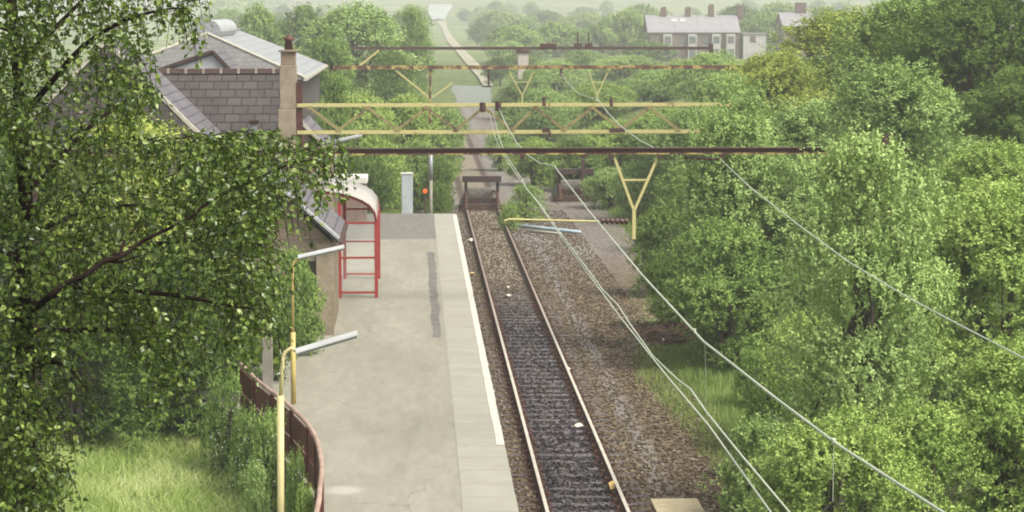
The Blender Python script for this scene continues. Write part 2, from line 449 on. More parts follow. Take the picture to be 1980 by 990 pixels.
m, t, b = newmat('stone_chips')
a_ = t.nodes.new('ShaderNodeAttribute'); a_.attribute_name = 'tint'
tc = t.nodes.new('ShaderNodeTexCoord'); sp = t.nodes.new('ShaderNodeSeparateXYZ'); t.links.new(tc.outputs['Object'], sp.inputs[0])
ox = math_n(t, 'ABSOLUTE', math_n(t, 'SUBTRACT', sp.outputs[0], 3.19))
om = math_n(t, 'SUBTRACT', 1.0, smooth01(t, ox, 0.7, 0.8))
om = math_n(t, 'MULTIPLY', om, math_n(t, 'SUBTRACT', 1.0, smooth01(t, sp.outputs[1], 70, 82)))
c_b = ramp(t, a_.outputs['Fac'], [(0, (0.048,0.034,0.021)), (0.5, (0.100,0.073,0.044)), (0.9, (0.155,0.115,0.072)), (1.0, (0.30,0.26,0.20))])
c_o = ramp(t, a_.outputs['Fac'], [(0, (0.013,0.010,0.011)), (0.6, (0.029,0.023,0.026)), (0.9, (0.06,0.05,0.056)), (1.0, (0.19,0.18,0.195))])
t.links.new(mixc(t, om, c_b, c_o), b.inputs['Base Color']); b.inputs['Roughness'].default_value = 0.8; b.inputs['Specular IOR Level'].default_value = 0.2
st = bpy.data.objects.new('ballast_gravel', np_mesh('ballast_gravel', Vs, Fs, [m], np.repeat(nr.random(ns), 8)))
COL.objects.link(st); kind(st, 'stuff')

# the pale track far beyond, and the pale field it leads to
pp = [(944,166,10),(936,150,11),(925,135,13),(913,122,12),(897,105,10),(885,92,9),(874,80,9),(866,68,7),(861,57,5),(856,47,7),(850,37,11)]
rows = []
for px, py, hw in pp:
    a_ = drape(px - hw, py, 0.25); c_ = drape(px + hw, py, 0.25)
    rows.append([tuple(a_), tuple((a_ + c_) / 2 + Vector((0,0,0.05))), tuple(c_)])
M_PATH = m_plain('pale_cinder', (0.24,0.225,0.155), (0.32,0.30,0.21), 0.3, 0.95)
kind(strip('path', rows, M_PATH), 'structure')
pp = [(848,38,12),(847,30,17),(848,22,20),(852,14,23),(852,9,22)]
rows = []
for px, py, hw in pp:
    a_ = drape(px - hw, py, 0.8); c_ = drape(px + hw, py, 0.8)
    rows.append([tuple(a_), tuple((a_ + c_) / 2 + Vector((0,0,0.3))), tuple(c_)])
M_FIELD = m_plain('pale_field', (0.27,0.30,0.27), (0.34,0.37,0.33), 0.05, 0.95)
kind(strip('field', rows, M_FIELD), 'structure')

# ------------------------------------------------------------------ platform
PZ = 0.90
fpix = [(612,990),(618,950),(622,900),(612,850),(590,815),(545,772),(500,738),(465,703)]
FZ = 2.0
fence_pts = [on(px, py, FZ) for px, py in fpix]
fence_pts.insert(0, Vector((fence_pts[0].x - 0.06, 27.0, FZ)))
left_edge = [(p.x, p.y) for p in fence_pts] + [(-4.6, 51.0), (-7.0, 58.0), (-7.0, 97.8)]
PX = 1.72
m, t, b = newmat('platform_surface')
tcm = t.nodes.new('ShaderNodeTexCoord'); mp = t.nodes.new('ShaderNodeMapping'); mp.inputs['Scale'].default_value = (1.0, 0.2, 1.0); t.links.new(tcm.outputs['Object'], mp.inputs[0])
n1 = noise(t, 0.8, 7, 0.65, mp.outputs[0]); n2 = noise(t, 5, 6, 0.7, mp.outputs[0]); n3 = noise(t, 60, 2)
tc = t.nodes.new('ShaderNodeTexCoord'); sp = t.nodes.new('ShaderNodeSeparateXYZ'); t.links.new(tc.outputs['Object'], sp.inputs[0])
c_ = ramp(t, n1, [(0.3, (0.204,0.190,0.147)), (0.5, (0.244,0.230,0.181)), (0.7, (0.280,0.266,0.211))])
c_ = mixc(t, 0.35, c_, ramp(t, n2, [(0.3,(0.33,0.33,0.33)),(0.7,(0.67,0.67,0.67))]), 'OVERLAY')
dk = ramp(t, n2, [(0.3, (0.125,0.115,0.097)), (0.7, (0.18,0.167,0.14))])
Ye = math_n(t, 'ADD', sp.outputs[1], math_n(t, 'MULTIPLY', n2, 1.5))
c_ = mixc(t, smooth01(t, Ye, 87.2, 87.8), c_, dk)
vc = t.nodes.new('ShaderNodeTexVoronoi'); vc.feature = 'DISTANCE_TO_EDGE'; vc.inputs['Scale'].default_value = 0.33
wv = t.nodes.new('ShaderNodeVectorMath'); wv.operation = 'ADD'
nzv = t.nodes.new('ShaderNodeTexNoise'); nzv.inputs['Scale'].default_value = 1.4; nzv.inputs['Detail'].default_value = 5
t.links.new(tc.outputs['Object'], nzv.inputs['Vector']); t.links.new(tc.outputs['Object'], wv.inputs[0]); t.links.new(nzv.outputs['Color'], wv.inputs[1]); t.links.new(wv.outputs[0], vc.inputs['Vector'])
crk = math_n(t, 'MULTIPLY', math_n(t, 'LESS_THAN', vc.outputs['Distance'], 0.006), smooth01(t, n1, 0.45, 0.6))
c_ = mixc(t, math_n(t, 'MULTIPLY', crk, 0.45), c_, (0.13,0.12,0.09))
sp2 = smooth01(t, noise(t, 1.7, 4, 0.75), 0.62, 0.72)
c_ = mixc(t, math_n(t, 'MULTIPLY', sp2, 0.30), c_, (0.15,0.14,0.11))
cell = math_n(t, 'PINGPONG', sp.outputs[1], 2.6)
jl = math_n(t, 'LESS_THAN', cell, 0.03)
c_ = mixc(t, math_n(t, 'MULTIPLY', jl, 0.35), c_, (0.20,0.18,0.14))
q_ = on(665, 948, PZ)
c_ = mixc(t, math_n(t, 'MULTIPLY', patch_mask(t, sp.outputs[0], sp.outputs[1], n2, q_.x, q_.y, 0.5, 0.6), 0.6), c_, (0.42,0.41,0.36))
t.links.new(c_, b.inputs['Base Color']); b.inputs['Roughness'].default_value = 0.9; b.inputs['Specular IOR Level'].default_value = 0.2
bump(t, b, n3, 0.004)
M_PLAT = m
mb = MB()
poly = [(PX, 24.0)] + [(PX, 97.8)] + [p for p in reversed(left_edge)] + [(left_edge[0][0], 24.0)]
n = len(poly)
mb.add([(x, y, PZ) for x, y in poly] + [(x, y, -0.35) for x, y in poly],
       [tuple(range(n-1,-1,-1))] + [(i, (i+1)%n, n+(i+1)%n, n+i) for i in range(n)])
M_PWALL = m_brick('platform_wall', (0.16,0.12,0.09), (0.12,0.09,0.07), (0.09,0.075,0.06), 0.45, 0.2, 'yz', 1.0, 0.012)
for k in range(1, len(mb.m)): mb.m[k] = 1
kind(mb.build('platform', [M_PLAT, M_PWALL]), 'structure')
# ramp at the far end
MB().hexa([(-1.4,97.8,-0.3),(PX-0.1,97.8,-0.3),(PX-0.1,101,-0.3),(-1.4,101,-0.3),(-1.4,97.8,PZ-0.01),(PX-0.1,97.8,PZ-0.01),(PX-0.1,101,-0.17),(-1.4,101,-0.17)]).build('platform_ramp', m_plain('ramp_earth', (0.13,0.11,0.085), (0.20,0.17,0.13), 3, 0.95, 0.02))
kind(bpy.data.objects['platform_ramp'], 'structure')
# coping band
m, t, b = newmat('coping_slabs')
tc = t.nodes.new('ShaderNodeTexCoord'); sp = t.nodes.new('ShaderNodeSeparateXYZ'); t.links.new(tc.outputs['Object'], sp.inputs[0])
n1 = noise(t, 1.2, 6); n2 = noise(t, 30, 3)
c_ = ramp(t, n1, [(0.3, (0.246,0.234,0.184)), (0.7, (0.303,0.289,0.234))])
jt = math_n(t, 'LESS_THAN', math_n(t, 'FRACT', math_n(t, 'DIVIDE', sp.outputs[1], 1.22)), 0.03)
c_ = mixc(t, math_n(t, 'MULTIPLY', jt, 0.85), c_, (0.20,0.17,0.12))
c_ = mixc(t, 0.2, c_, ramp(t, n2, [(0.3,(0.3,0.3,0.3)),(0.7,(0.7,0.7,0.7))]), 'OVERLAY')
t.links.new(c_, b.inputs['Base Color']); b.inputs['Roughness'].default_value = 0.9
M_COPE = m
def sheet(name, x0, x1, y0, y1, z, mat, jit=0.0, step=0.6):
    rows = []; y = y0
    r2 = random.Random(hash(name) % 1000)
    while y < y1 + 1e-6:
        j = r2.uniform(-jit, jit) if jit else 0; j2 = r2.uniform(-jit, jit) if jit else 0
        rows.append([(x0 + j, y, z), (x1 + j2, y, z)]); y += step
    return strip(name, rows, mat)
kind(sheet('pavement_coping', 0.79, PX, 24.0, 97.7, PZ + 0.006, M_COPE, 0.006, 0.7), 'structure')
kind(sheet('pavement_line', 1.56, PX - 0.004, 45.2, 97.6, PZ + 0.012, m_plain('white_line', (0.27,0.25,0.195), (0.50,0.475,0.40), 7, 0.8, lo=0.34, hi=0.44), 0.008, 0.7), 'structure')
kind(sheet('pavement_patch', 0.44, 0.68, 60.5, 82, PZ + 0.005, m_plain('tarmac_patch', (0.10,0.095,0.085), (0.17,0.16,0.138), 3, 0.95), 0.03, 0.5), 'structure')
# ------------------------------------------------------------------ rails, sleepers
TX = 3.19
m, t, b = newmat('rail_head'); 
tc = t.nodes.new('ShaderNodeTexCoord'); sp = t.nodes.new('ShaderNodeSeparateXYZ'); t.links.new(tc.outputs['Object'], sp.inputs[0])
rn = noise(t, 2.0, 4)
rc = mixc(t, smooth01(t, math_n(t, 'ADD', sp.outputs[1], math_n(t, 'MULTIPLY', rn, 16)), 66, 92), ramp(t, rn, [(0.3,(0.38,0.33,0.25)), (0.7,(0.56,0.52,0.43))]), ramp(t, rn, [(0.3,(0.16,0.10,0.075)), (0.7,(0.27,0.195,0.15))]))
t.links.new(rc, b.inputs['Base Color']); b.inputs['Roughness'].default_value = 0.5; b.inputs['Specular IOR Level'].default_value = 0.5
M_RAILHEAD = m
M_RAIL = m_plain('rail_rust', (0.055,0.022,0.014), (0.10,0.045,0.028), 5, 0.85)
prof = [(-0.07,-0.155),(0.07,-0.155),(0.07,-0.14),(0.012,-0.12),(0.012,-0.045),(0.036,-0.035),(0.036,-0.006),(0.028,0.0),(-0.028,0.0),(-0.036,-0.006),(-0.036,-0.035),(-0.012,-0.045),(-0.012,-0.12),(-0.07,-0.14)]
YE = 111.5
for sgn, lab in ((-1, 'rusty rail with worn pale top nearer the platform'), (1, 'rusty rail with worn pale top nearer the cleared ballast')):
    xr = TX + sgn * 0.7525
    mb = MB(); ring = [(xr + a_, 12.0, z) for a_, z in prof]; mb.prism(ring, (0, YE - 12.0, 0), 0)
    for k, f in enumerate(mb.f):
        zz = [mb.v[i][2] for i in f]
        if len(f) == 4 and min(zz) > -0.01: mb.m[k] = 1
    o = mb.build('rail', [M_RAIL, M_RAILHEAD]); tag(o, lab, 'rail')
sleeper0 = None
sl_parts = []
k = 0
y = 34.0
while y < 79:
    if sleeper0 is None:
        s0 = thing('sleeper', (TX, y, -0.17), 'weathered timber sleeper bedded in the ballast under the rails', 'sleeper', 'sleepers under the track')
        mb = MB(); mb.box(TX-1.3, TX+1.3, y-0.125, y+0.125, -0.30, -0.163); o1 = mb.build('timber', M_SLEEPER, s0, bevel=0.012)
        cs = []
        for sg in (-1, 1):
            mb = MB(); xr = TX + sg*0.7525
            mb.box(xr-0.19, xr+0.19, y-0.09, y+0.09, -0.162, -0.145); mb.box(xr-0.13, xr-0.075, y-0.06, y+0.06, -0.145, -0.07); mb.box(xr+0.075, xr+0.13, y-0.06, y+0.06, -0.145, -0.07)
            cs.append(mb.build('rail_chair', M_RAIL, s0))
        sleeper0 = s0; sl_parts = [o1] + cs
    else:
        r_ = sleeper0.copy(); COL.objects.link(r_); r_.location = (TX + rng.uniform(-0.03,0.03), y + rng.uniform(-0.03,0.03), -0.17 - rng.uniform(0, 0.022))
        r_.rotation_euler = (0,0,rng.uniform(-0.012,0.012))
        for p_ in sl_parts:
            c_ = p_.copy(); COL.objects.link(c_); c_.parent = r_
    y += 0.72

# ------------------------------------------------------------------ buffer stops
M_FILL = m_plain('ballast_fill', (0.07,0.06,0.05), (0.17,0.15,0.125), 7, 0.95, 0.06)
def buffer_stop(xc, y, wb, label):
    th = thing('buffer_stop', (xc, y, -0.17), label, 'buffer stop', 'buffer stops at the end of the line')
    MB().box(xc - wb/2, xc + wb/2, y-0.14, y+0.12, 1.13, 1.42).build('buffer_beam', M_BUFFER, th, bevel=0.02)
    for s_ in (-1, 1):
        x_ = xc + s_*0.7525
        MB().box(x_-0.07, x_+0.07, y+0.13, y+0.27, -0.17, 1.40).build('post', M_BUFFER, th, bevel=0.01)
        mb = MB(); mb.bar((x_, y+0.25, 1.15), (x_, y+2.2, -0.15), 0.10, 0.13); mb.build('strut', M_BUFFER, th)
        mb = MB(); mb.bar((x_, y-1.9, -0.02), (x_, y+0.16, 0.62), 0.09, 0.13); mb.build('front_strut', M_RAIL, th)
    MB().box(xc-1.1, xc+1.1, y-0.45, y-0.15, -0.17, 0.10).build('baulk', M_WOODDK, th, bevel=0.02)
    mb = MB(); mb.hexa([(xc-0.9,y+0.3,-0.2),(xc+0.9,y+0.3,-0.2),(xc+1.1,y+3.2,-0.2),(xc-1.1,y+3.2,-0.2),(xc-0.66,y+0.75,0.75),(xc+0.66,y+0.75,0.75),(xc+0.7,y+2.0,0.75),(xc-0.7,y+2.0,0.75)]); mb.build('ballast_fill', M_FILL, th, bevel=0.2)
    MB().box(xc-0.68, xc+0.68, y+0.15, y+0.22, 0.12, 0.34).build('cross_member', M_BUFFER, th)
    return th
buffer_stop(TX, 112.5, 1.85, 'dark red buffer stop where the two rails end')
bx = at(1107, 340, 117.5)
th = buffer_stop(bx.x + 0.1, 117.5, 1.9, 'dark red buffer stop half hidden by bushes right of the running track')
mb = MB(); p = at(1128, 372, 117.0); mb.box(p.x-0.09, p.x+0.09, 117.2, 117.36, -0.2, 1.9)
mb.build('rail_post', M_BUFFER, th)

# ------------------------------------------------------------------ overhead line gantries
def zat(py, Y): return at(990, py, Y).z
def mast(mb, x, y, z0, z1, wd=0.2):
    mb.box(x-wd/2, x+wd/2, y-wd/2, y-wd/2+0.02, z0, z1); mb.box(x-wd/2, x+wd/2, y+wd/2-0.02, y+wd/2, z0, z1)
    mb.box(x-0.012, x+0.012, y-wd/2+0.02, y+wd/2-0.02, z0, z1)
def insulator(a, b, parent, r=0.075, name='insulator'):
    a = Vector(a); b = Vector(b); pts = []; rd = []
    n_ = 6
    for i in range(n_):
        for q, rr in ((0.1, 0.45), (0.3, 1.0), (0.7, 1.0), (0.9, 0.45)):
            pts.append(a.lerp(b, (i + q) / n_)); rd.append(r * rr)
    mb = MB(); mb.tube(pts, rd, 10); return mb.build(name, M_INSUL, parent, smooth=True)
def drop_bracket(parent, xl, xr, xt, Y, ztop, ztip, zfoot, mat):
    mb = MB()
    mb.bar((xl, Y, ztop), (xt, Y, ztip), 0.05, 0.05); mb.bar((xr, Y, ztop), (xt, Y, ztip), 0.05, 0.05)
    zc = ztop + (ztip - ztop) * 0.45
    mb.bar((xl + (xt-xl)*0.45, Y, zc), (xr + (xt-xr)*0.45, Y, zc), 0.035, 0.035)
    mb.bar((xt, Y, ztip + 0.06), (xt, Y, zfoot), 0.065, 0.065)
    return mb.build('drop_bracket', mat, parent)

# nearest gantry: a single rolled beam
Y1 = 44.6
zb = zat(293, Y1)
xl, xr = at(60, 293, Y1).x, at(1715, 293, Y1).x
g1 = thing('overhead_gantry', (xr, Y1, gh(xr, Y1)), 'nearest gantry, one thin rust brown beam with yellow lower edge and hanging bracket', 'gantry', 'overhead line gantries')
mb = MB()
mb.box(xl, xr, Y1-0.07, Y1+0.07, zb+0.045, zb+0.068); mb.box(xl, xr, Y1-0.012, Y1+0.012, zb-0.03, zb+0.045)
mb.build('beam', M_RUST, g1)
mb = MB(); mb.box(xl, xr, Y1-0.07, Y1+0.07, zb-0.055, zb-0.03); mb.build('lower_flange', M_YELLOWRUST, g1)
for x_ in (xl, xr):
    mb = MB(); mast(mb, x_, Y1, gh(x_, Y1)-0.3, zb+0.3); mb.build('mast', M_RUST, g1)
for px in (1182, 1276, 1128, 1396, 1010):
    x_ = at(px, 297, Y1).x
    MB().box(x_-0.045, x_+0.045, Y1-0.085, Y1+0.085, zb-0.13, zb-0.056).build('clamp', M_RUST, g1)
dl, dr, dt = at(1186, 303, Y1), at(1274, 303, Y1), at(1226, 408, Y1)
drop_bracket(g1, dl.x, dr.x, dt.x, Y1, zb-0.06, dt.z, at(1226, 462, Y1).z, M_YELLOW)
ra, rb = at(985, 424, Y1), at(1226, 428, Y1)
mb = MB(); mb.tube([(at(975,419,Y1).x, Y1, ra.z-0.03), (ra.x, Y1, ra.z), (at(1158, 426, Y1).x, Y1, rb.z)], 0.020, 8); mb.build('registration_arm', M_YELLOW, g1)
insulator(at(1160, 427, Y1), at(1216, 428, Y1), g1, 0.06)
insulator(at(1322, 304, Y1), at(1392, 308, Y1), g1, 0.03)

# lattice gantry
Y2 = 67.0
zt, zbm = zat(203, Y2), zat(255, Y2)
xl, xr = at(578, 203, Y2).x, at(1440, 203, Y2).x
g2 = thing('overhead_gantry', (xl, Y2, PZ), 'yellow lattice gantry with zigzag bracing starting beside the stone chimney', 'gantry', 'overhead line gantries')
for zc, nm in ((zt, 'top_chord'), (zbm, 'bottom_chord')):
    for dy in (-0.09, 0.09):
        mb = MB(); mb.box(xl-0.05, xr+0.1, Y2+dy-0.05, Y2+dy+0.05, zc-0.055, zc-0.038); mb.box(xl-0.05, xr+0.1, Y2+dy-0.06, Y2+dy-0.042, zc-0.038, zc+0.055)
        mb.build(nm, M_YELLOW, g2)
tops = [712, 825, 935, 1035, 1145, 1255, 1365]; bots = [590, 655, 768, 882, 990, 1090, 1200, 1310]
nodes = []
seq = [(600,1),(655,0)]
for a_, b_ in zip(tops, bots[2:]): seq += [(a_,1),(b_,0)]
for i in range(len(seq)-1):
    (pa, ta), (pb, tb) = seq[i], seq[i+1]
    A = Vector((at(pa, 230, Y2).x, Y2-0.09, zt-0.07 if ta else zbm+0.07)); B = Vector((at(pb, 230, Y2).x, Y2-0.09, zt-0.07 if tb else zbm+0.07))
    mb = MB(); mb.bar(A, B, 0.085, 0.075); mb.build('brace', M_OLIVE, g2)
    A2 = A + Vector((0,0.18,0))
    if i % 2 == 0:
        mb = MB(); mb.bar(A, A2, 0.04, 0.04); mb.build('cross_tie', M_YELLOWRUST, g2)
for px, ta in seq:
    x_ = at(px, 230, Y2).x; z_ = zt-0.07 if ta else zbm+0.07
    MB().box(x_-0.075, x_+0.075, Y2-0.166, Y2-0.156, z_-0.05, z_+0.05).build('gusset', M_OLIVE, g2)
for x_ in (xl, xr):
    mb = MB(); mast(mb, x_, Y2, (PZ if x_ < 0 else gh(x_, Y2)) - 0.02, zat(158, Y2) if x_ < 0 else zt + 0.05, 0.16); mb.build('mast', M_DKRED, g2)
for px, py in ((933, 209), (963, 207), (1052, 198), (1182, 199)):
    p = at(px, py, Y2-0.42); insulator(p + Vector((0,0.05,0.14)), p - Vector((0,0.05,0.10)), g2, 0.09 if py > 205 else 0.05)
for px in (1055, 1185, 1200):
    p = at(px, 252, Y2-0.36); MB().box(p.x-0.10, p.x+0.12, p.y-0.05, p.y+0.05, p.z-0.06, p.z+0.06).build('clamp', M_RUST, g2)
p = at(1063, 262, Y2-0.3); insulator(p + Vector((0,0,0.12)), p - Vector((0,0,0.06)), g2, 0.05)

# third gantry
Y3 = 110.0
zb3 = zat(130, Y3); xl, xr = at(640, 130, Y3).x, at(1470, 130, Y3).x
g3 = thing('overhead_gantry', (xl, Y3, gh(xl, Y3)), 'brown gantry beam just above the lattice one, with yellow V brackets under it', 'gantry', 'overhead line gantries')
MB().box(xl, xr, Y3-0.1, Y3+0.1, zb3-0.085, zb3+0.085).build('beam', M_YELLOWRUST, g3)
for x_ in (xl, xr):
    mb = MB(); mast(mb, x_, Y3, gh(x_, Y3)-0.3, zb3+0.1); mb.build('mast', M_RUST, g3)
mb = MB(); mb.bar(at(733, 97, Y3), at(690, 131, Y3), 0.09, 0.09); mb.build('stay', M_YELLOW, g3)
mb = MB(); mb.bar(at(765, 136, Y3), at(828, 187, Y3), 0.08, 0.08); mb.build('knee_brace', M_YELLOW, g3)
mb = MB(); mb.bar(at(832, 134, Y3), at(831, 240, Y3), 0.12, 0.12); mb.build('drop_post', M_YELLOWRUST, g3)
mb = MB(); mb.bar(at(833, 190, Y3), at(875, 160, Y3), 0.06, 0.06); mb.build('knee_brace', M_YELLOW, g3)
for (a_, b_, c_, f_) in ((984, 1032, 1010, 200), (1138, 1176, 1155, 196)):
    A, B, Cc = at(a_, 137, Y3), at(b_, 137, Y3), at(c_, 185, Y3)
    drop_bracket(g3, A.x, B.x, Cc.x, Y3, A.z, Cc.z, at(c_, f_, Y3).z, M_YELLOW)
mb = MB(); mb.bar(at(945, 134, Y3), at(945, 165, Y3), 0.10, 0.10); mb.build('hanger', M_RUST, g3)
p = at(1085, 137, Y3); insulator(p + Vector((0,0,0.1)), p - Vector((0,0,0.25)), g3, 0.09)

# fourth gantry
Y4 = 164.0
zb4 = zat(93, Y4); xl, xr = at(635, 93, Y4).x, at(1375, 94, Y4).x
g4 = thing('overhead_gantry', (xl, Y4, gh(xl, Y4)), 'farthest rust brown gantry beam carrying upright insulators on top', 'gantry', 'overhead line gantries')
MB().box(xl, xr, Y4-0.12, Y4+0.12, zb4-0.11, zb4+0.09).build('beam', M_RUST, g4)
for x_ in (xl, xr):
    mb = MB(); mast(mb, x_, Y4, gh(x_, Y4)-0.3, zb4+0.3, 0.26); mb.build('mast', M_RUST, g4)
for px in (1117, 1138):
    A, B = at(px, 88, Y4), at(px, 62, Y4); mb = MB(); mb.bar(A, B, 0.10, 0.10); mb.build('upright', M_RUST, g4)
    MB().box(A.x-0.25, A.x+0.25, Y4-0.15, Y4+0.15, zb4+0.09, zb4+0.34).build('insulator', M_INSUL, g4)
A = at(1060, 86, Y4); MB().box(A.x-0.55, A.x+0.55, Y4-0.2, Y4+0.2, zb4+0.09, zb4+0.30).build('switch_box', M_DKRED, g4)
A = at(1003, 96, Y4); MB().box(A.x-0.18, A.x+0.18, Y4-0.16, Y4+0.16, zb4-0.36, zb4-0.11).build('hanger', M_RUST, g4)

# ------------------------------------------------------------------ wires
def wire(name, pts, r, label):
    mb = MB(); mb.tube(pts, r, 6); o = mb.build(name, M_WIRE, None, smooth=True)
    return tag(o, label, 'wire', 'overhead wires')
def wpt(px, py, latx):           # point on the ray whose sideways offset is latx
    d = ray(px, py); t_ = latx / d.x; return Vector((d.x*t_, d.y*t_, CH + d.z*t_))
A_ = [at(946, 218, 66.7), at(957, 265, 65), at(973, 300, 62)] + [wpt(px, py, l) for px, py, l in
     ((1000,340,2.62),(1040,392,2.75),(1085,458,2.83),(1130,520,2.9),(1200,614,2.95),(1290,728,2.98),(1370,822,3.05),(1490,990,3.2))]
d_ = (A_[-1] - A_[-2]).normalized(); A_.append(A_[-1] + d_ * 8)
wire('contact_wire', A_, 0.0095, 'lower of the two close contact wires above the running track')
B_ = [at(953, 216, 66.7), at(966, 270, 64), at(978, 300, 62)] + [wpt(px, py, l) for px, py, l in
     ((1010,347,2.66),(1018,366,2.69),(1046,396,2.79),(1056,412,2.82),(1092,462,2.86),(1140,526,2.93),(1165,560,2.97),(1195,590,3.0),(1215,622,3.0),(1262,688,3.02),(1308,732,3.08),(1335,752,3.1),(1366,797,3.1),(1425,870,3.16),(1526,990,3.28))]
d_ = (B_[-1] - B_[-2]).normalized(); B_.append(B_[-1] + d_ * 8)
wire('contact_wire', B_, 0.0095, 'kinked upper one of the two close contact wires above the running track')
C_ = [at(965, 210, 66.6), at(978, 240, 60), at(1000, 278, 55), at(1020, 300, 52), at(1045, 316, 50), at(1072, 321, 48.8), at(1080, 332, 48)] + [wpt(px, py, l) for px, py, l in
     ((1140,410,2.9),(1240,530,2.93),(1360,660,2.97),(1500,770,3.05),(1620,860,3.2),(1720,925,3.3),(1822,990,3.4))]
d_ = (C_[-1] - C_[-2]).normalized(); C_.append(C_[-1] + d_ * 6)
cw = thing('catenary_wire', C_[0], 'thick catenary wire falling from the lattice gantry with a thin dropper', 'wire', 'overhead wires')
MB().tube(C_, 0.012, 6).build('carrier_wire', M_WIRE, cw, smooth=True)
MB().tube([wpt(1363, 663, 2.975), wpt(1366, 797, 3.1)], 0.0035, 5).build('dropper', M_WIRE, cw)
for px, py, l in ((1343,640,2.965),(1612,854,3.19)):
    p = wpt(px, py, l); MB().box(p.x-0.012, p.x+0.012, p.y-0.04, p.y+0.04, p.z-0.014, p.z+0.022).build('clip', M_WIRE, cw)
MB().tube([wpt(1612, 858, 3.19), wpt(1612, 858, 3.19) - Vector((0,0,0.45))], 0.003, 5).build('dropper', M_WIRE, cw)
D_ = [at(1393, 308, Y1-0.1)] + [wpt(px, py, l) for px, py, l in ((1450,362,6.0),(1540,432,6.15),(1640,506,6.3),(1760,578,6.45),(1870,636,6.55),(1982,694,6.65),(2100,756,6.8))]
wire('catenary_wire', D_, 0.0115, 'single wire running from the nearest beam across the right hand trees')
E_ = [at(1084, 142, Y3-0.2), at(1098, 160, 102), at(1115, 178, 92), at(1138, 188, 78), at(1154, 190, Y2-0.3), at(1175, 218, 60), at(1200, 244, 55), at(1235, 270, 50), at(1272, 290, Y1+0.1)]
wire('catenary_wire', E_, 0.0125, 'wire stepping down from the third gantry over the lattice to the nearest beam')

# ------------------------------------------------------------------ platform lamps
def lamp(px_post, Y, zt, a_px, b_px, lean, label, mat_low, mat_up, zsplit):
    base = Vector((at(px_post, 600, Y).x, Y, 0))
    base.z = PZ if Y > 45 else gh(base.x, Y)
    a_ = at(*a_px, Y); b_ = at(*b_px, Y)
    th = thing('platform_lamp', base, label, 'lamp', 'fluorescent platform lamps')
    xt = base.x + lean
    MB().tube([base - Vector((0,0,0.1)), (base.x + lean*0.5, Y, zsplit)], 0.054, 12).build('lower_post', mat_low, th, smooth=True)
    pts = [(base.x + lean*0.5, Y, zsplit - 0.05), (xt, Y, zt - 0.35), (xt + 0.01, Y, zt - 0.15), (xt + 0.05, Y, zt - 0.05), (xt + 0.14, Y, zt + 0.01), tuple(a_ + (b_ - a_) * 0.03)]
    MB().tube(pts, 0.031, 10).build('swan_neck', mat_up, th, smooth=True)
    d = (b_ - a_)
    u = d.normalized(); nrm = Vector((-u.z, 0, u.x)) if u.x > 0 else Vector((u.z, 0, -u.x))
    n = 10; ring = []
    for k in range(n + 1):
        an = math.pi * k / n; ring.append((math.cos(an) * 0.10, math.sin(an) * 0.07))
    P0 = a_; mb = MB()
    poly = [P0 + Vector((0, c_, 0)) + nrm * s_ for c_, s_ in ring]
    mb.prism(poly, d); hd = mb.build('lantern', M_LAMP, th)
    mb = MB(); q = [P0 + Vector((0, c_, 0)) - nrm * s_ for c_, s_ in ((0.085, 0.004), (0.06, 0.04), (-0.06, 0.04), (-0.085, 0.004))]
    mb.prism(q, d * 0.98); mb.build('diffuser', M_LAMPGREY, hd)
    return th
lamp(537, 36.5, zat(672, 36.5), (573, 682), (692, 647), 0.06, 'cream lamp post with long grey tube lantern, nearest, outside the curved fence', M_CREAMPAINT, M_CREAMPAINT, zat(762, 36.5))
lamp(566, 50.2, zat(500, 50.2), (577, 499), (666, 479), 0.0, 'yellow lamp post with tube lantern standing beside the stone hut', M_YPOST, M_YPOST, zat(640, 50.2))
Y = 97.0
bx = at(648, 270, Y)
th = thing('platform_lamp', (bx.x, Y, PZ), 'twin armed lamp with two white lanterns spread like wings behind the hut', 'lamp', 'fluorescent platform lamps')
MB().tube([(bx.x, Y, PZ-0.05), (bx.x, Y, bx.z)], 0.05, 8).build('lower_post', M_STEEL, th, smooth=True)
for a_, b_ in (((601,261),(643,272)), ((653,272),(700,261))):
    A, B = at(*a_, Y), at(*b_, Y); MB().bar(A, B, 0.2, 0.13).build('lantern', M_LAMP, th, bevel=0.03)

# ------------------------------------------------------------------ fence
th = thing('fence', (fence_pts[0].x, fence_pts[0].y, PZ), 'curved dark red boarded fence with pale top rail round the platform edge', 'fence')
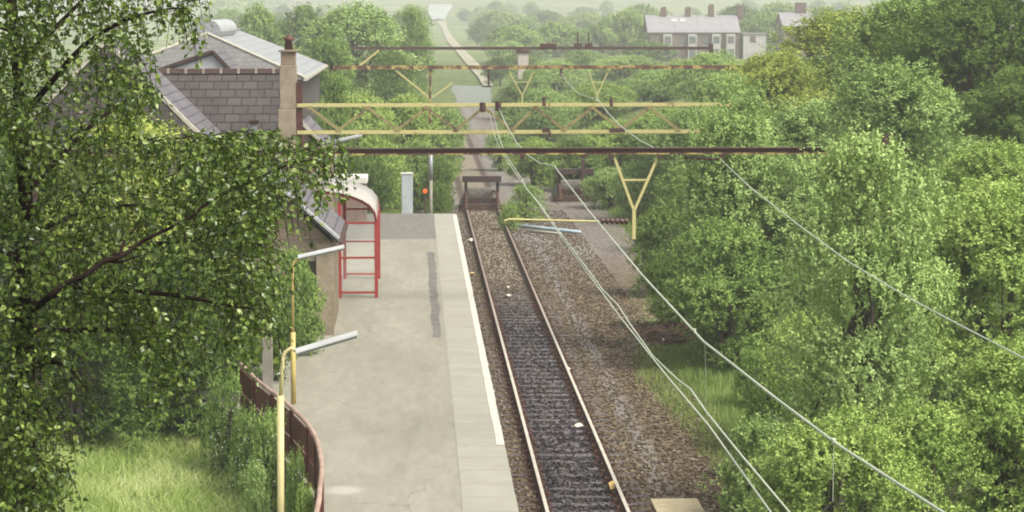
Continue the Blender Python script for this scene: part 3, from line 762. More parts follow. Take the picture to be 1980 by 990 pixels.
# resample as a smooth curve
def catmull(P, n):
    P = [P[0]] + P + [P[-1]]; out = []
    for i in range(1, len(P)-2):
        for k in range(n):
            t_ = k / n; a,b_,c_,d_ = P[i-1],P[i],P[i+1],P[i+2]
            out.append(0.5*((2*b_)+(-a+c_)*t_+(2*a-5*b_+4*c_-d_)*t_*t_+(-a+3*b_-3*c_+d_)*t_**3))
    out.append(P[-2]); return out
fc = catmull(fence_pts, 5)
mb = MB(); mb.tube([p + Vector((0,0,0.0)) for p in fc], 0.042, 8); mb.build('top_rail', m_plain('fence_rail', (0.26,0.17,0.13), (0.38,0.27,0.21), 3, 0.7), th, smooth=True)
M_FENCE = m_plain('fence_boards', (0.07,0.018,0.014), (0.115,0.032,0.024), 5, 0.65)
for i in range(0, len(fc)-1, 2):
    a_, b_ = fc[i], fc[min(i+2, len(fc)-1)]
    d = (b_ - a_); 
    if d.length < 0.05: continue
    n_ = Vector((-d.y, d.x, 0)).normalized() * 0.015
    mb = MB()
    for z0, z1 in ((1.0, 1.42), (1.46, 1.90)):
        mb.hexa([Vector((a_.x,a_.y,z0)) - n_, Vector((a_.x,a_.y,z0)) + n_, Vector((b_.x,b_.y,z0)) + n_, Vector((b_.x,b_.y,z0)) - n_,
             Vector((a_.x,a_.y,z1)) - n_, Vector((a_.x,a_.y,z1)) + n_, Vector((b_.x,b_.y,z1)) + n_, Vector((b_.x,b_.y,z1)) - n_])
    mb.build('board_panel', M_FENCE, th)
    if i % 4 == 0:
        MB().box(a_.x-0.04, a_.x+0.04, a_.y-0.04, a_.y+0.04, 0.1, 1.97).build('post', M_FENCE, th)
p = on(517, 702, PZ); p.y = 50.0
x_ = at(517, 680, 50.0).x
tag(MB().box(x_-0.11, x_+0.11, 49.9, 50.1, PZ-0.1, zat(650, 50.0)).build('gate_post', m_plain('old_post', (0.17,0.155,0.125), (0.24,0.22,0.18), 5, 0.9), None, bevel=0.015), 'square grey concrete post at the far end of the curved fence', 'post')

# ------------------------------------------------------------------ buildings
def gable_roof_y(mb, x0, xm, x1, y0, y1, ze0, zr, ze1, th_=0.12, oh=0.0):     # ridge along Y
    mb.hexa([(x0,y0,ze0-th_),(xm,y0,zr-th_),(xm,y1,zr-th_),(x0,y1,ze0-th_),(x0,y0,ze0),(xm,y0,zr),(xm,y1,zr),(x0,y1,ze0)])
    mb.hexa([(xm,y0,zr-th_),(x1,y0,ze1-th_),(x1,y1,ze1-th_),(xm,y1,zr-th_),(xm,y0,zr),(x1,y0,ze1),(x1,y1,ze1),(xm,y1,zr)])

# stone hut on the platform
y0, y1 = 61.0, 66.2
xr = at(644, 560, y0).x; xl = xr - 3.5; xm = (xl + xr) / 2
ze = at(655, 462, y0).z; zr = ze + 1.72
hut = thing('stone_hut', (xm, y0, PZ), 'small stone hut with slate roof and pale verge on the platform', 'hut')
mb = MB()
mb.prism([(xl, y0, PZ), (xr-0.02, y0, PZ), (xr-0.02, y0, ze-0.1), (xm, y0, zr-0.15), (xl, y0, ze-0.1)], (0, y1-y0, 0))
mb.build('wall', M_STONE, hut)
mb = MB(); mb.box(at(612, 560, y0).x, xr+0.02, y0-0.06, y0-0.004, PZ, ze-0.12); mb.build('corner_pier', M_CHIMNEY, hut)
mb = MB(); mb.box(at(572, 560, y0).x, at(611, 560, y0).x, y0-0.03, y0-0.004, at(600, 590, y0).z, at(600, 505, y0).z); wn = mb.build('window', m_plain('dark_window', (0.02,0.018,0.016), (0.035,0.03,0.025), 3, 0.25), hut)
mb = MB(); xx = (at(572,560,y0).x + at(611,560,y0).x)/2; mb.box(xx-0.025, xx+0.025, y0-0.05, y0-0.031, at(600,590,y0).z, at(600,505,y0).z); mb.build('frame', M_WOODDK, wn)
mb = MB(); mb.box(xl, at(611,560,y0).x, y0-0.05, y0-0.004, PZ, at(600, 618, y0).z); mb.build('plinth', m_plain('plinth_stone', (0.12,0.075,0.05), (0.18,0.12,0.08), 4, 0.9, 0.01), hut)
mb = MB(); sl_ = 1.72 / (xr - xm)
gable_roof_y(mb, xl-0.15, xm, xr+0.16, y0-0.15, y1+0.15, ze-0.15*sl_*0.3, zr, ze); rf = mb.build('roof', M_SLATEY, hut)
mb = MB(); mb.bar((xm, y0-0.17, zr+0.02), (xr+0.17, y0-0.17, ze+0.03), 0.34, 0.06, up=(0,0,1)); mb.build('verge', M_LEAD, rf)
mb = MB(); mb.bar((xr+0.20, y0-0.1, ze-0.12), (xr+0.20, y1+0.1, ze-0.12), 0.1, 0.09); mb.build('gutter', M_WOODDK, rf)

# station house
y0, y1, yr = 75.4, 86.0, 79.5
sx0, sx1 = at(170, 200, yr).x, at(552, 200, yr).x
zr = zat(139, yr); ze = zr - 2.35
st_ = thing('station_building', ((sx0+sx1)/2, y0, PZ), 'dark stone station house with purple slate roof and tall tan chimney stack', 'building')
M_RIDGE = m_brick('ridge_tiles', (0.10,0.06,0.055), (0.07,0.045,0.045), (0.30,0.26,0.2), 0.58, 2.0, 'xz', 1.0, 0.05)
mb = MB(); mb.prism([(sx1-0.1, y0+0.25, 0), (sx1-0.1, y1-0.25, 0), (sx1-0.1, y1-0.25, ze-0.05), (sx1-0.1, yr, zr-0.15), (sx1-0.1, y0+0.25, ze-0.1)], (sx0-sx1+0.2, 0, 0))
mb.build('wall', M_DARKSTONE, st_)
mb = MB()
mb.hexa([(sx0,y0,ze-0.12),(sx1,y0,ze-0.12),(sx1,yr,zr-0.12),(sx0,yr,zr-0.12),(sx0,y0,ze),(sx1,y0,ze),(sx1,yr,zr),(sx0,yr,zr)])
mb.hexa([(sx0,yr,zr-0.12),(sx1,yr,zr-0.12),(sx1,y1,ze-0.12),(sx0,y1,ze-0.12),(sx0,yr,zr),(sx1,yr,zr),(sx1,y1,ze),(sx0,y1,ze)])
rf = mb.build('roof', M_SLATE, st_)
mb = MB(); mb.bar((sx0, yr, zr+0.04), (sx1, yr, zr+0.04), 0.36, 0.16); mb.build('ridge_tiles', M_RIDGE, rf)
# chimney
yc = 75.0
cl, cr = at(542, 200, yc).x, at(574, 200, yc).x
cl2, cr2 = at(539, 260, yc).x, at(577, 260, yc).x
zc_t = zat(97, yc); zc_n = zat(125, yc); zc_m = zat(210, yc)
ch = MB(); ch.box(cl2, cr2, yc-0.3, yc+0.35, 0.2, zc_m); chm = ch.build('chimney', M_CHIMNEY, st_, bevel=0.02)
MB().box(cl, cr, yc-0.26, yc+0.3, zc_m+0.003, zc_n).build('stack', M_CHIMNEY, chm, bevel=0.02)
mb = MB(); mb.box(cl+0.04, cr-0.02, yc-0.22, yc+0.26, zc_n+0.003, zc_t-0.06); mb.build('upper_stack', m_plain('sooty_cap_stone', (0.16,0.12,0.085), (0.24,0.18,0.12), 4, 0.9, 0.01), chm, bevel=0.02)
mb = MB(); mb.box(cl-0.02, cr+0.04, yc-0.30, yc+0.32, zc_t-0.057, zc_t+0.02); mb.build('cap', m_plain('cap_stone', (0.17,0.13,0.09), (0.25,0.19,0.13), 4, 0.9), chm, bevel=0.02)
pc = at(558, 90, yc)
mb = MB(); mb.tube([(pc.x, yc, zc_t+0.02), (pc.x, yc, zc_t+0.30), (pc.x, yc, zc_t+0.31), (pc.x, yc, zc_t+0.40), (pc.x, yc, zc_t+0.42), (pc.x, yc, zc_t+0.47)], [0.13,0.11,0.16,0.16,0.09,0.08], 12)
mb.build('chimney_pot', m_plain('pot_clay', (0.075,0.03,0.022), (0.12,0.05,0.035), 6, 0.7), chm, smooth=True)
# small gable peeping above the ridge
yg = 82.5
ga, gl, gr = at(411, 100, yg), at(300, 141, yg), at(446, 137, yg)
mb = MB(); zz = gr.z
mb.hexa([(gl.x,yg,zz-0.1),(ga.x,yg,ga.z-0.1),(ga.x,yg+5,ga.z-0.1),(gl.x,yg+5,zz-0.1),(gl.x,yg,zz),(ga.x,yg,ga.z),(ga.x,yg+5,ga.z),(gl.x,yg+5,zz)])
mb.hexa([(ga.x,yg,ga.z-0.1),(gr.x,yg,zz-0.1),(gr.x,yg+5,zz-0.1),(ga.x,yg+5,ga.z-0.1),(ga.x,yg,ga.z),(gr.x,yg,zz),(gr.x,yg+5,zz),(ga.x,yg+5,ga.z)])
dm = mb.build('dormer_roof', M_SLATEY, st_)
mb = MB(); mb.prism([(gl.x+0.2,yg+0.05,zz-1.5),(gr.x-0.02,yg+0.05,zz-1.5),(gr.x-0.02,yg+0.05,zz-0.1),(ga.x,yg+0.05,ga.z-0.12),(gl.x+0.2,yg+0.05,zz-0.05)], (0,4.8,0)); mb.build('gable', M_LEAD, dm)
mb = MB(); mb.bar((ga.x, yg-0.03, ga.z+0.02), (gr.x+0.02, yg-0.03, zz), 0.1, 0.1); mb.bar((ga.x, yg-0.03, ga.z+0.02), (gl.x, yg-0.03, zz), 0.1, 0.1); mb.build('bargeboard', M_RUST, dm)
# metal flue on the near slope
yf = 75.9; p = at(491, 236, yf); p2 = at(491, 283, yf)
mb = MB(); mb.tube([(p2.x, yf, p2.z-0.2), (p.x, yf, p.z)], 0.10, 12); fl = mb.build('flue', M_LEAD, st_, smooth=True)
mb = MB(); mb.tube([(p.x, yf, p.z-0.06), (p.x, yf, p.z+0.05)], 0.15, 12); mb.build('cowl', M_WOODDK, fl)
p = at(500, 283, 75.2); MB().box(p.x-0.35, p.x+0.1, 75.1, 75.35, p.z-0.6, p.z+0.02).build('flue_base', M_COPING, st_)
mb = MB(); mb.tube([(at(582,200,75.1).x, 75.25, 0.5), (at(582,200,75.1).x, 75.25, zat(165,75.1))], 0.05, 8); mb.build('drainpipe', M_DKRED, st_)
# lower wing to the right with its own verge
yw = 78.0; a_, b_ = at(582, 238, yw), at(640, 298, yw)
mb = MB(); mb.hexa([(a_.x,yw,a_.z-0.1),(b_.x,yw,b_.z-0.1),(b_.x,yw+6,b_.z-0.1),(a_.x,yw+6,a_.z-0.1),(a_.x,yw,a_.z),(b_.x,yw,b_.z),(b_.x,yw+6,b_.z),(a_.x,yw+6,a_.z)])
MB_ = mb.build('wing_roof', M_SLATEY, st_)
mb = MB(); mb.bar(a_ + Vector((0,-0.05,0.05)), b_ + Vector((0,-0.05,0.05)), 0.16, 0.1); mb.build('verge', M_COPING, MB_)
mb = MB(); mb.prism([(a_.x-0.4,yw+0.1,0),(b_.x-0.1,yw+0.1,0),(b_.x-0.1,yw+0.1,b_.z-0.12),(a_.x,yw+0.1,a_.z-0.15),(a_.x-0.4,yw+0.1,a_.z-0.15)], (0,5.8,0)); mb.build('wing_wall', M_STONE, st_)

# near gabled block, mostly behind the birch
y0 = 70.0
a_, b_ = at(205, 82, y0), at(432, 308, y0)
xl_ = 2*a_.x - b_.x
gb = thing('gabled_house', (a_.x, y0, gh(a_.x, y0)), 'stone gable with pale sloping coping half hidden behind the birch leaves', 'building')
mb = MB(); mb.prism([(xl_, y0, -0.3), (b_.x, y0, -0.3), (b_.x, y0, b_.z-0.1), (a_.x, y0, a_.z-0.1), (xl_, y0, b_.z-0.1)], (0, 5.0, 0)); mb.build('wall', M_DARKSTONE, gb)
mb = MB(); gable_roof_y(mb, xl_-0.1, a_.x, b_.x+0.1, y0+0.3, y0+5.2, b_.z-0.05, a_.z+0.02, b_.z-0.05, 0.1); mb.build('roof', M_SLATEY, gb)
for e in (b_, Vector((xl_, y0, b_.z))):
    mb = MB(); mb.bar((a_.x, y0+0.1, a_.z+0.02), (e.x, y0+0.1, e.z+0.02), 0.24, 0.10); mb.build('coping', M_COPING, gb)

# goods shed with hipped roof
yn, yf = 120.0, 150.0
xr = at(584, 150, yn).x; W = 10.6; xl = xr - W; xm = (xl + xr)/2
ze = 5.85; zr = zat(65, 127)
gs = thing('goods_shed', (xm, yn, gh(xm, yn)), 'big shed with hipped grey slate roof and ridge ventilator behind the station', 'building')
MB().box(xl+0.3, xr-0.3, yn+0.3, yf-0.3, -0.3, ze-0.05).build('wall', M_DARKSTONE, gs)
def tri_slab(mb, pts, th_=0.1): mb.prism(pts, (0,0,-th_))
mb = MB(); tri_slab(mb, [(xl-0.1,yn-0.1,ze),(xr+0.1,yn-0.1,ze),(xm,yn+6.5,zr)]); mb.build('hip_slope', M_SLATEGREY, gs)
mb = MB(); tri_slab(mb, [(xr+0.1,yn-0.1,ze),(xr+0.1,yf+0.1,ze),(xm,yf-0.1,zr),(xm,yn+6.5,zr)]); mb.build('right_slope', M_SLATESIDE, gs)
mb = MB(); tri_slab(mb, [(xl-0.1,yn-0.1,ze),(xm,yn+6.5,zr),(xm,yf-0.1,zr),(xl-0.1,yf+0.1,ze)]); mb.build('left_slope', M_SLATEGREY, gs)
mb = MB(); mb.bar((xr+0.15, yn-0.1, ze-0.08), (xr+0.15, yf+0.1, ze-0.08), 0.16, 0.14); mb.build('gutter', M_COPING, gs)
mb = MB(); mb.bar((xr+0.12, yn-0.12, ze+0.05), (xm, yn+6.5, zr+0.05), 0.2, 0.08); mb.bar((xl-0.12, yn-0.12, ze+0.05), (xm, yn+6.5, zr+0.05), 0.2, 0.08); mb.build('hip_tiles', M_COPING, gs)
MB().box(xm-0.1, xm+0.1, yn+6.5, yf, zr, zr+0.12).build('ridge', M_STEEL, gs)
ring = [(xm + math.cos(a)*0.62, yn+8.0, zr-0.05 + max(0, math.sin(a))*0.62 + 0.15) for a in [math.pi*k/12 for k in range(13)]] + [(xm-0.5, yn+8.0, zr-0.15), (xm+0.5, yn+8.0, zr-0.15)]
mb = MB(); mb.prism(ring, (0, 12.0, 0)); vt = mb.build('ventilator', m_plain('vent_sheet', (0.27,0.28,0.28), (0.36,0.37,0.36), 2, 0.5), gs)
ring2 = [(x_, yn+7.98, z_) for x_, y_, z_ in ring]
mb = MB(); mb.prism(ring2, (0, -0.1, 0)); mb.build('end_louvre', M_STEEL, vt)

# little flat-roofed kiosk behind the shelter
yk = 93.0; a_, b_ = at(634, 343, yk), at(710, 343, yk)
kk = thing('flat_roofed_kiosk', ((a_.x+b_.x)/2, yk, PZ), 'small kiosk with white flat roof just behind the red framed shelter', 'kiosk')
MB().box(a_.x+0.08, b_.x-0.06, yk+0.08, yk+1.9, PZ, a_.z-0.26).build('wall', m_plain('kiosk_brick', (0.16,0.11,0.085), (0.22,0.155,0.125), 4, 0.9), kk)
MB().box(a_.x, b_.x, yk, yk+2.0, a_.z-0.25, a_.z).build('roof', M_WHITE, kk, bevel=0.02)

# red framed shelter
ys0, ys1 = 69.0, 73.9
xl, xr = at(657, 500, ys0).x, at(727.5, 500, ys0).x
sh = thing('platform_shelter', ((xl+xr)/2, ys0, PZ), 'waiting shelter with red tubular frame and curved pale roof on the platform', 'shelter')
ztop = zat(427, ys0)
m, t, b = newmat('acrylic_sheet')
t.links.new(ramp(t, noise(t, 1.5, 4), [(0.35,(0.306,0.281,0.238)),(0.65,(0.391,0.365,0.315))]), b.inputs['Base Color']); b.inputs['Roughness'].default_value = 0.35
M_ACRYL = m
m, t, b = newmat('clear_panel')
b.inputs['Base Color'].default_value = (0.75,0.78,0.75,1); b.inputs['Roughness'].default_value = 0.15
tr = t.nodes.new('ShaderNodeBsdfTransparent'); mx = t.nodes.new('ShaderNodeMixShader'); mx.inputs[0].default_value = 0.06
t.links.new(tr.outputs[0], mx.inputs[1]); t.links.new(b.outputs[0], mx.inputs[2]); t.links.new(mx.outputs[0], t.nodes['Material Output'].inputs['Surface'])
M_CLEAR = m
arc_px = [(727.5,428),(724,412),(714,399),(700,390),(682,383),(660,377),(635,373),(606,371)]
arc = [at(px, py, ys0) for px, py in arc_px]
for yy in (ys0, ys1):
    for x_ in (xl, xr):
        mb = MB(); mb.box(x_-0.05, x_+0.05, yy-0.05, yy+0.05, PZ, ztop + (0.55 if x_ < -1.5 else 0)); mb.build('post', M_RED, sh)
    mb = MB(); mb.tube([(p.x, yy, p.z) for p in arc], 0.04, 8); mb.build('hoop', M_RED, sh, smooth=True)
    for z_ in (zat(430, ys0), zat(497, ys0), zat(564, ys0)):
        mb = MB(); mb.bar((xl, yy, z_), (xr, yy, z_), 0.05, 0.06); mb.build('cross_rail', M_RED, sh)
    mb = MB(); mb.box(xl+0.05, xr-0.05, yy-0.006, yy+0.006, zat(560, ys0), zat(433, ys0)); mb.build('end_panel', M_CLEAR, sh)
mb = MB(); mb.bar((xr, ys0, ztop), (xr, ys1, ztop), 0.06, 0.08); mb.build('eaves_rail', M_RED, sh)
mb = MB(); mb.bar((xl, ys0, ztop+0.4), (xl, ys1, ztop+0.4), 0.06, 0.08); mb.build('back_rail', M_RED, sh)
mid = (ys0+ys1)/2
mb = MB(); mb.tube([(p.x, mid, p.z) for p in arc], 0.035, 8); mb.build('hoop', M_RED, sh, smooth=True)
mb = MB(); n = len(arc)
up = [(p.x + 0.01, p.z + 0.045) for p in arc]; dn = [(p.x + 0.01, p.z + 0.055 + 0.012) for p in arc]
vs = [(x_, ys0-0.1, z_) for x_, z_ in up] + [(x_, ys1+0.35, z_) for x_, z_ in up] + [(x_, ys0-0.1, z_) for x_, z_ in dn] + [(x_, ys1+0.35, z_) for x_, z_ in dn]
fs = []
for i in range(n-1):
    fs += [(i, i+1, n+i+1, n+i), (2*n+i, 3*n+i, 3*n+i+1, 2*n+i+1), (i, 2*n+i, 2*n+i+1, i+1), (n+i, n+i+1, 3*n+i+1, 3*n+i)]
fs += [(0, n, 3*n, 2*n), (n-1, 3*n-1, 4*n-1, 2*n-1)]
mb.add(vs, fs).build('roof', M_ACRYL, sh, smooth=True)
mb = MB(); mb.box(xl-0.3, xl-0.25, ys0+0.2, ys1-0.2, PZ+0.42, PZ+0.47); mb.build('bench', M_RED, sh)

# far platform end: cabinet, marker, dark post
yc = 103.0; a_, b_ = at(776, 335, yc), at(798, 335, yc)
cb = thing('equipment_cabinet', ((a_.x+b_.x)/2, yc, gh(a_.x, yc)), 'tall pale grey equipment cabinet in the grass beyond the platform end', 'cabinet')
zc = on(787, 400, 0); z0 = zat(398, yc)
M_CAB = m_plain('cabinet_paint', (0.33,0.36,0.37), (0.42,0.45,0.455), 3, 0.5)
MB().box(a_.x, b_.x, yc, yc+0.45, min(z0, 0.3), a_.z-0.05).build('body', M_CAB, cb, bevel=0.015)
MB().box(a_.x-0.02, b_.x+0.02, yc-0.03, yc+0.48, a_.z-0.047, a_.z+0.01).build('lid', M_WHITE, cb)
MB().box(a_.x+0.03, b_.x-0.03, yc-0.012, yc-0.002, min(z0, 0.3)+0.12, a_.z-0.12).build('door', M_CAB, cb)
MB().box(a_.x-0.03, b_.x+0.03, yc-0.03, yc+0.48, gh(a_.x, yc)-0.05, min(z0,0.3)).build('base', M_CONC, cb)
ym = 99.2; p = at(822, 369, ym)
mk = thing('marker_post', (p.x, ym, gh(p.x, ym)), 'thin dark post with round orange red head at the platform end', 'post')
MB().tube([(p.x, ym, -0.3), (p.x, ym, p.z)], 0.025, 8).build('stem', M_WOODDK, mk)
mb = MB(); mb.tube([(p.x, ym-0.05, p.z-0.01), (p.x, ym+0.05, p.z-0.01)], 0.10, 14); mb.build('disc', m_plain('orange_red', (0.75,0.10,0.02), (0.85,0.18,0.04), 8, 0.5), mk)
yd = 101.5; p = at(833, 302, yd)
ps = thing('wooden_post', (p.x, yd, gh(p.x, yd)), 'tall slim grey post with darker upper half left of the buffer stop', 'post')
MB().tube([(p.x, yd, -0.3), (p.x, yd, zat(345, yd))], 0.07, 8).build('lower_pole', m_plain('weathered_pole', (0.20,0.19,0.15), (0.28,0.26,0.2), 5, 0.9), ps, smooth=True)
MB().tube([(p.x, yd, zat(347, yd)), (p.x, yd, zat(298, yd))], 0.085, 8).build('sleeve', M_STEEL, ps, smooth=True)

# lineside odds and ends
y_ = on(1307, 985, 0.02).y
a_, b_ = on(1266, 975, 0.1), on(1350, 972, 0.1)
tb = thing('wooden_crate', ((a_.x+b_.x)/2, a_.y, -0.19), 'flat tan wooden lid box lying on the ballast right of the track', 'box')
MB().box(a_.x, b_.x, a_.y-1.1, a_.y+0.5, -0.21, 0.06).build('body', m_plain('box_wood', (0.20,0.15,0.085), (0.27,0.21,0.125), 5, 0.8), tb, bevel=0.02)
MB().box(a_.x-0.03, b_.x+0.03, a_.y-1.12, a_.y+0.53, 0.063, 0.10).build('lid', m_plain('lid_wood', (0.30,0.245,0.145), (0.38,0.32,0.20), 4, 0.8), tb, bevel=0.01)
def scrap(name, px, py, z, size, mat, label, cat, seed):
    r2 = random.Random(seed); c = on(px, py, z); mb = MB(); n = 9
    ring = [(c.x + math.cos(k/n*6.283)*size[0]*r2.uniform(0.6,1.1), c.y + math.sin(k/n*6.283)*size[1]*r2.uniform(0.6,1.1), z + r2.uniform(0,size[2])) for k in range(n)]
    mb.add(ring + [(c.x, c.y, z + size[2]*1.2), (c.x, c.y, z - 0.02)], [(k,(k+1)%n,n) for k in range(n)] + [((k+1)%n,k,n+1) for k in range(n)])
    return tag(mb.build(name, mat), label, cat, 'litter along the line')
M_PAPER = m_plain('paper', (0.55,0.46,0.36), (0.70,0.62,0.52), 9, 0.85)
M_CARD = m_plain('card', (0.48,0.33,0.12), (0.58,0.42,0.18), 9, 0.85)
scrap('card_scrap', 1185, 945, -0.12, (0.10,0.22,0.14), M_CARD, 'crumpled yellow brown card against the right hand rail', 'litter', 1)
scrap('paper_scrap', 1120, 825, -0.15, (0.11,0.16,0.08), M_PAPER, 'pale paper scrap between the rails near the right hand rail', 'litter', 2)
scrap('paper_scrap', 1100, 715, -0.15, (0.07,0.18,0.06), M_PAPER, 'pale paper scrap just outside the right hand rail', 'litter', 3)
scrap('paper_scrap', 952, 758, -0.15, (0.10,0.12,0.05), M_PAPER, 'small pale scrap by the platform wall below the white line', 'litter', 4)
scrap('stone_lump', 910, 466, -0.15, (0.14,0.35,0.10), M_PAPER, 'pale lump on the left rail side near the far end', 'stone', 5)
scrap('stone_lump', 984, 573, -0.15, (0.10,0.28,0.07), M_PAPER, 'pale stone between the rails where the dark oil begins', 'stone', 6)
scrap('stone_lump', 982, 556, -0.15, (0.08,0.2,0.05), M_PAPER, 'smaller pale stone between the rails beyond another pale stone', 'stone', 7)
scrap('stone_lump', 1283, 661, -0.15, (0.07,0.16,0.10), M_PAPER, 'lone pale stone beside the heap of brown bracken', 'stone', 8)
scrap('stone_lump', 913, 530, -0.15, (0.10,0.3,0.07), M_CARD, 'tan stone between the platform wall and the left rail', 'stone', 9)
# pale blue sheet and grey pipe by the buffer stop
mb = MB(); a_, b_, c_ = on(990, 434, -0.1), on(1040, 440, -0.1), on(1122, 449, -0.1)
mb.tube([a_, b_, c_], 0.07, 8); tag(mb.build('drain_pipe', m_plain('pale_blue_plastic', (0.30,0.40,0.46), (0.42,0.50,0.53), 3, 0.5), smooth=True), 'pale blue pipe lying across the bed near the rail end', 'pipe')
mb = MB(); mb.tube([on(1022, 446, -0.12), on(1085, 452, -0.12)], 0.06, 8); tag(mb.build('drain_pipe', M_CONC, smooth=True), 'short grey tan pipe lying beside the pale blue one', 'pipe')
# brown bracken heap under the trees
nr2 = np.random.default_rng(11)
def stick_pile(name, cx, cy, rx, ry, h, n, mat, label, cat, z0=-0.2):
    mb = MB(); r2 = random.Random(n)
    for k in range(n):
        a_ = r2.random()*6.283; q = math.sqrt(r2.random()); x_ = cx + math.cos(a_)*rx*q; y_ = cy + math.sin(a_)*ry*q
        z_ = z0 + h*(1-q)*r2.random(); L = r2.uniform(0.25, 0.7); th_ = r2.random()*6.283; e = r2.uniform(-0.2, 0.25)
        d = Vector((math.cos(th_)*L/2, math.sin(th_)*L/2, e*L))
        mb.bar(Vector((x_,y_,z_+0.05)) - d, Vector((x_,y_,z_+0.05)) + d, r2.uniform(0.015,0.06), 0.012)
    return tag(mb.build(name, mat), label, cat)
M_BRACKEN = m_plain('dead_bracken', (0.055,0.03,0.022), (0.13,0.075,0.055), 3, 0.9)
c0 = on(1320, 640, -0.1)
stick_pile('bracken_heap', c0.x, c0.y, 1.5, 2.2, 0.28, 560, M_BRACKEN, 'heap of dead brown bracken at the edge of the ballast under the trees', 'brush heap')

# ------------------------------------------------------------------ far houses
M_FARWALL = m_plain('far_stone', (0.13,0.10,0.085), (0.20,0.155,0.125), 0.7, 0.9)
M_FARROOF = m_plain('far_slate', (0.20,0.19,0.20), (0.26,0.245,0.25), 0.6, 0.8)
M_FARBRICK = m_plain('far_chimney', (0.10,0.065,0.055), (0.15,0.10,0.08), 0.9, 0.9)
M_FARWHITE = m_plain('far_white', (0.33,0.32,0.30), (0.41,0.40,0.37), 0.8, 0.7)
M_FARGLASS = m_plain('far_glass', (0.09,0.095,0.10), (0.15,0.16,0.165), 2, 0.2)
YH = 418.0
edges = [1258, 1306, 1352, 1397, 1432]
hl = ['left end terraced house with dark gable, slate roof and white bay', 'second terraced house from the left, with pale rooflights and white bay',
      'third terraced house from the left, with tall white bay window', 'right end terraced house with white bay, beside the low cream extension']
zeav, zrid = zat(62, YH), zat(30, YH+4.5)
for i in range(4):
    x0, x1 = at(edges[i], 60, YH).x, at(edges[i+1], 60, YH).x
    th = thing('terraced_house', ((x0+x1)/2, YH, gh(x0, YH)), hl[i], 'house', 'terraced houses beyond the trees')
    mb = MB(); mb.prism([(x0, YH, -2), (x0, YH+9, -2), (x0, YH+9, zeav-0.1), (x0, YH+4.5, zrid-0.12), (x0, YH, zeav-0.1)], (x1-x0-0.01, 0, 0)); mb.build('wall', M_FARWALL, th)
    e0 = x0 - (0.6 if i == 0 else 0)
    mb = MB(); mb.hexa([(e0,YH-0.3,zeav-0.15),(x1-0.02,YH-0.3,zeav-0.15),(x1-0.02,YH+4.5,zrid-0.1),(e0,YH+4.5,zrid-0.1),(e0,YH-0.3,zeav),(x1-0.02,YH-0.3,zeav),(x1-0.02,YH+4.5,zrid+0.05),(e0,YH+4.5,zrid+0.05)])
    mb.hexa([(e0,YH+4.5,zrid-0.1),(x1-0.02,YH+4.5,zrid-0.1),(x1-0.02,YH+9.3,zeav-0.15),(e0,YH+9.3,zeav-0.15),(e0,YH+4.5,zrid+0.05),(x1-0.02,YH+4.5,zrid+0.05),(x1-0.02,YH+9.3,zeav),(e0,YH+9.3,zeav)])
    rf = mb.build('roof', M_FARROOF, th)
    cxp = at([1283,1330,1375,1431][i], 20, YH+4.5).x
    zt_ = zat([13,13,8,10][i], YH+4.5)
    MB().box(cxp-0.5, cxp+0.45, YH+4.0, YH+5.0, zrid-0.8, zt_-0.3).build('chimney', M_FARBRICK, th)
    chim = bpy.context.collection.objects[-1]
    mb = MB()
    for q in (-0.25, 0.05, 0.3): mb.tube([(cxp+q, YH+4.5, zt_-0.3), (cxp+q, YH+4.5, zt_)], 0.12, 6)
    mb.build('chimney_pot', M_FARBRICK, th)
    bpx = [1290, 1338, 1384, 1412][i]
    bx_ = at(bpx, 80, YH).x
    by = MB(); by.box(bx_-0.75, bx_+0.75, YH-0.9, YH-0.01, -1.5, zeav-0.35); bo = by.build('bay_window', M_FARWHITE, th)
    MB().box(bx_-0.55, bx_+0.55, YH-0.93, YH-0.905, zeav-2.0, zeav-0.75).build('pane', M_FARGLASS, bo)
    MB().box(bx_-0.55, bx_+0.55, YH-0.93, YH-0.905, zeav-4.6, zeav-3.0).build('pane', M_FARGLASS, bo)
    wx = at([1270, 1318, 1363, 1425][i], 75, YH).x
    if i < 3:
        w_ = MB().box(wx-0.4, wx+0.4, YH-0.08, YH-0.01, zeav-2.3, zeav-0.9).build('window', M_FARGLASS, th)
        MB().box(wx-0.5, wx+0.5, YH-0.14, YH-0.085, zeav-2.42, zeav-2.3).build('sill', M_FARWHITE, w_)
    if i == 1:
        for px in (1303, 1320):
            q = at(px, 36, YH+3.0); zz = zeav + (zrid - zeav)*(3.3/4.8)
            MB().hexa([(q.x-0.5,YH+2.5,zz-0.35),(q.x+0.5,YH+2.5,zz-0.35),(q.x+0.5,YH+3.5,zz+0.3),(q.x-0.5,YH+3.5,zz+0.3),(q.x-0.5,YH+2.45,zz-0.2),(q.x+0.5,YH+2.45,zz-0.2),(q.x+0.5,YH+3.45,zz+0.42),(q.x-0.5,YH+3.45,zz+0.42)]).build('rooflight', M_FARWHITE, rf)
x0, x1 = at(1436, 70, YH).x, at(1480, 70, YH).x
th = thing('cream_house', ((x0+x1)/2, YH, -0.2), 'low cream walled house at the right end of the terrace', 'house')
MB().box(x0, x1, YH-1.0, YH+4, -1.5, zat(66, YH)).build('wall', M_FARWHITE, th)
wn = at(1454, 74, YH).x; MB().box(wn-0.5, wn+0.5, YH-1.05, YH-1.005, zat(82, YH), zat(70, YH)).build('window', M_FARBRICK, th)
MB().box(x0-0.2, x1+0.2, YH-1.2, YH+4.2, zat(66, YH)+0.003, zat(64, YH)).build('roof', M_FARROOF, th)
YH2 = 440
x0, x1 = at(1516, 30, YH2).x, at(1575, 30, YH2).x
th = thing('slate_roofed_house', ((x0+x1)/2, YH2, -0.2), 'house at far right whose grey roof and dark chimney show above the trees', 'house')
ze_, zr_ = zat(50, YH2), zat(24, YH2+5)
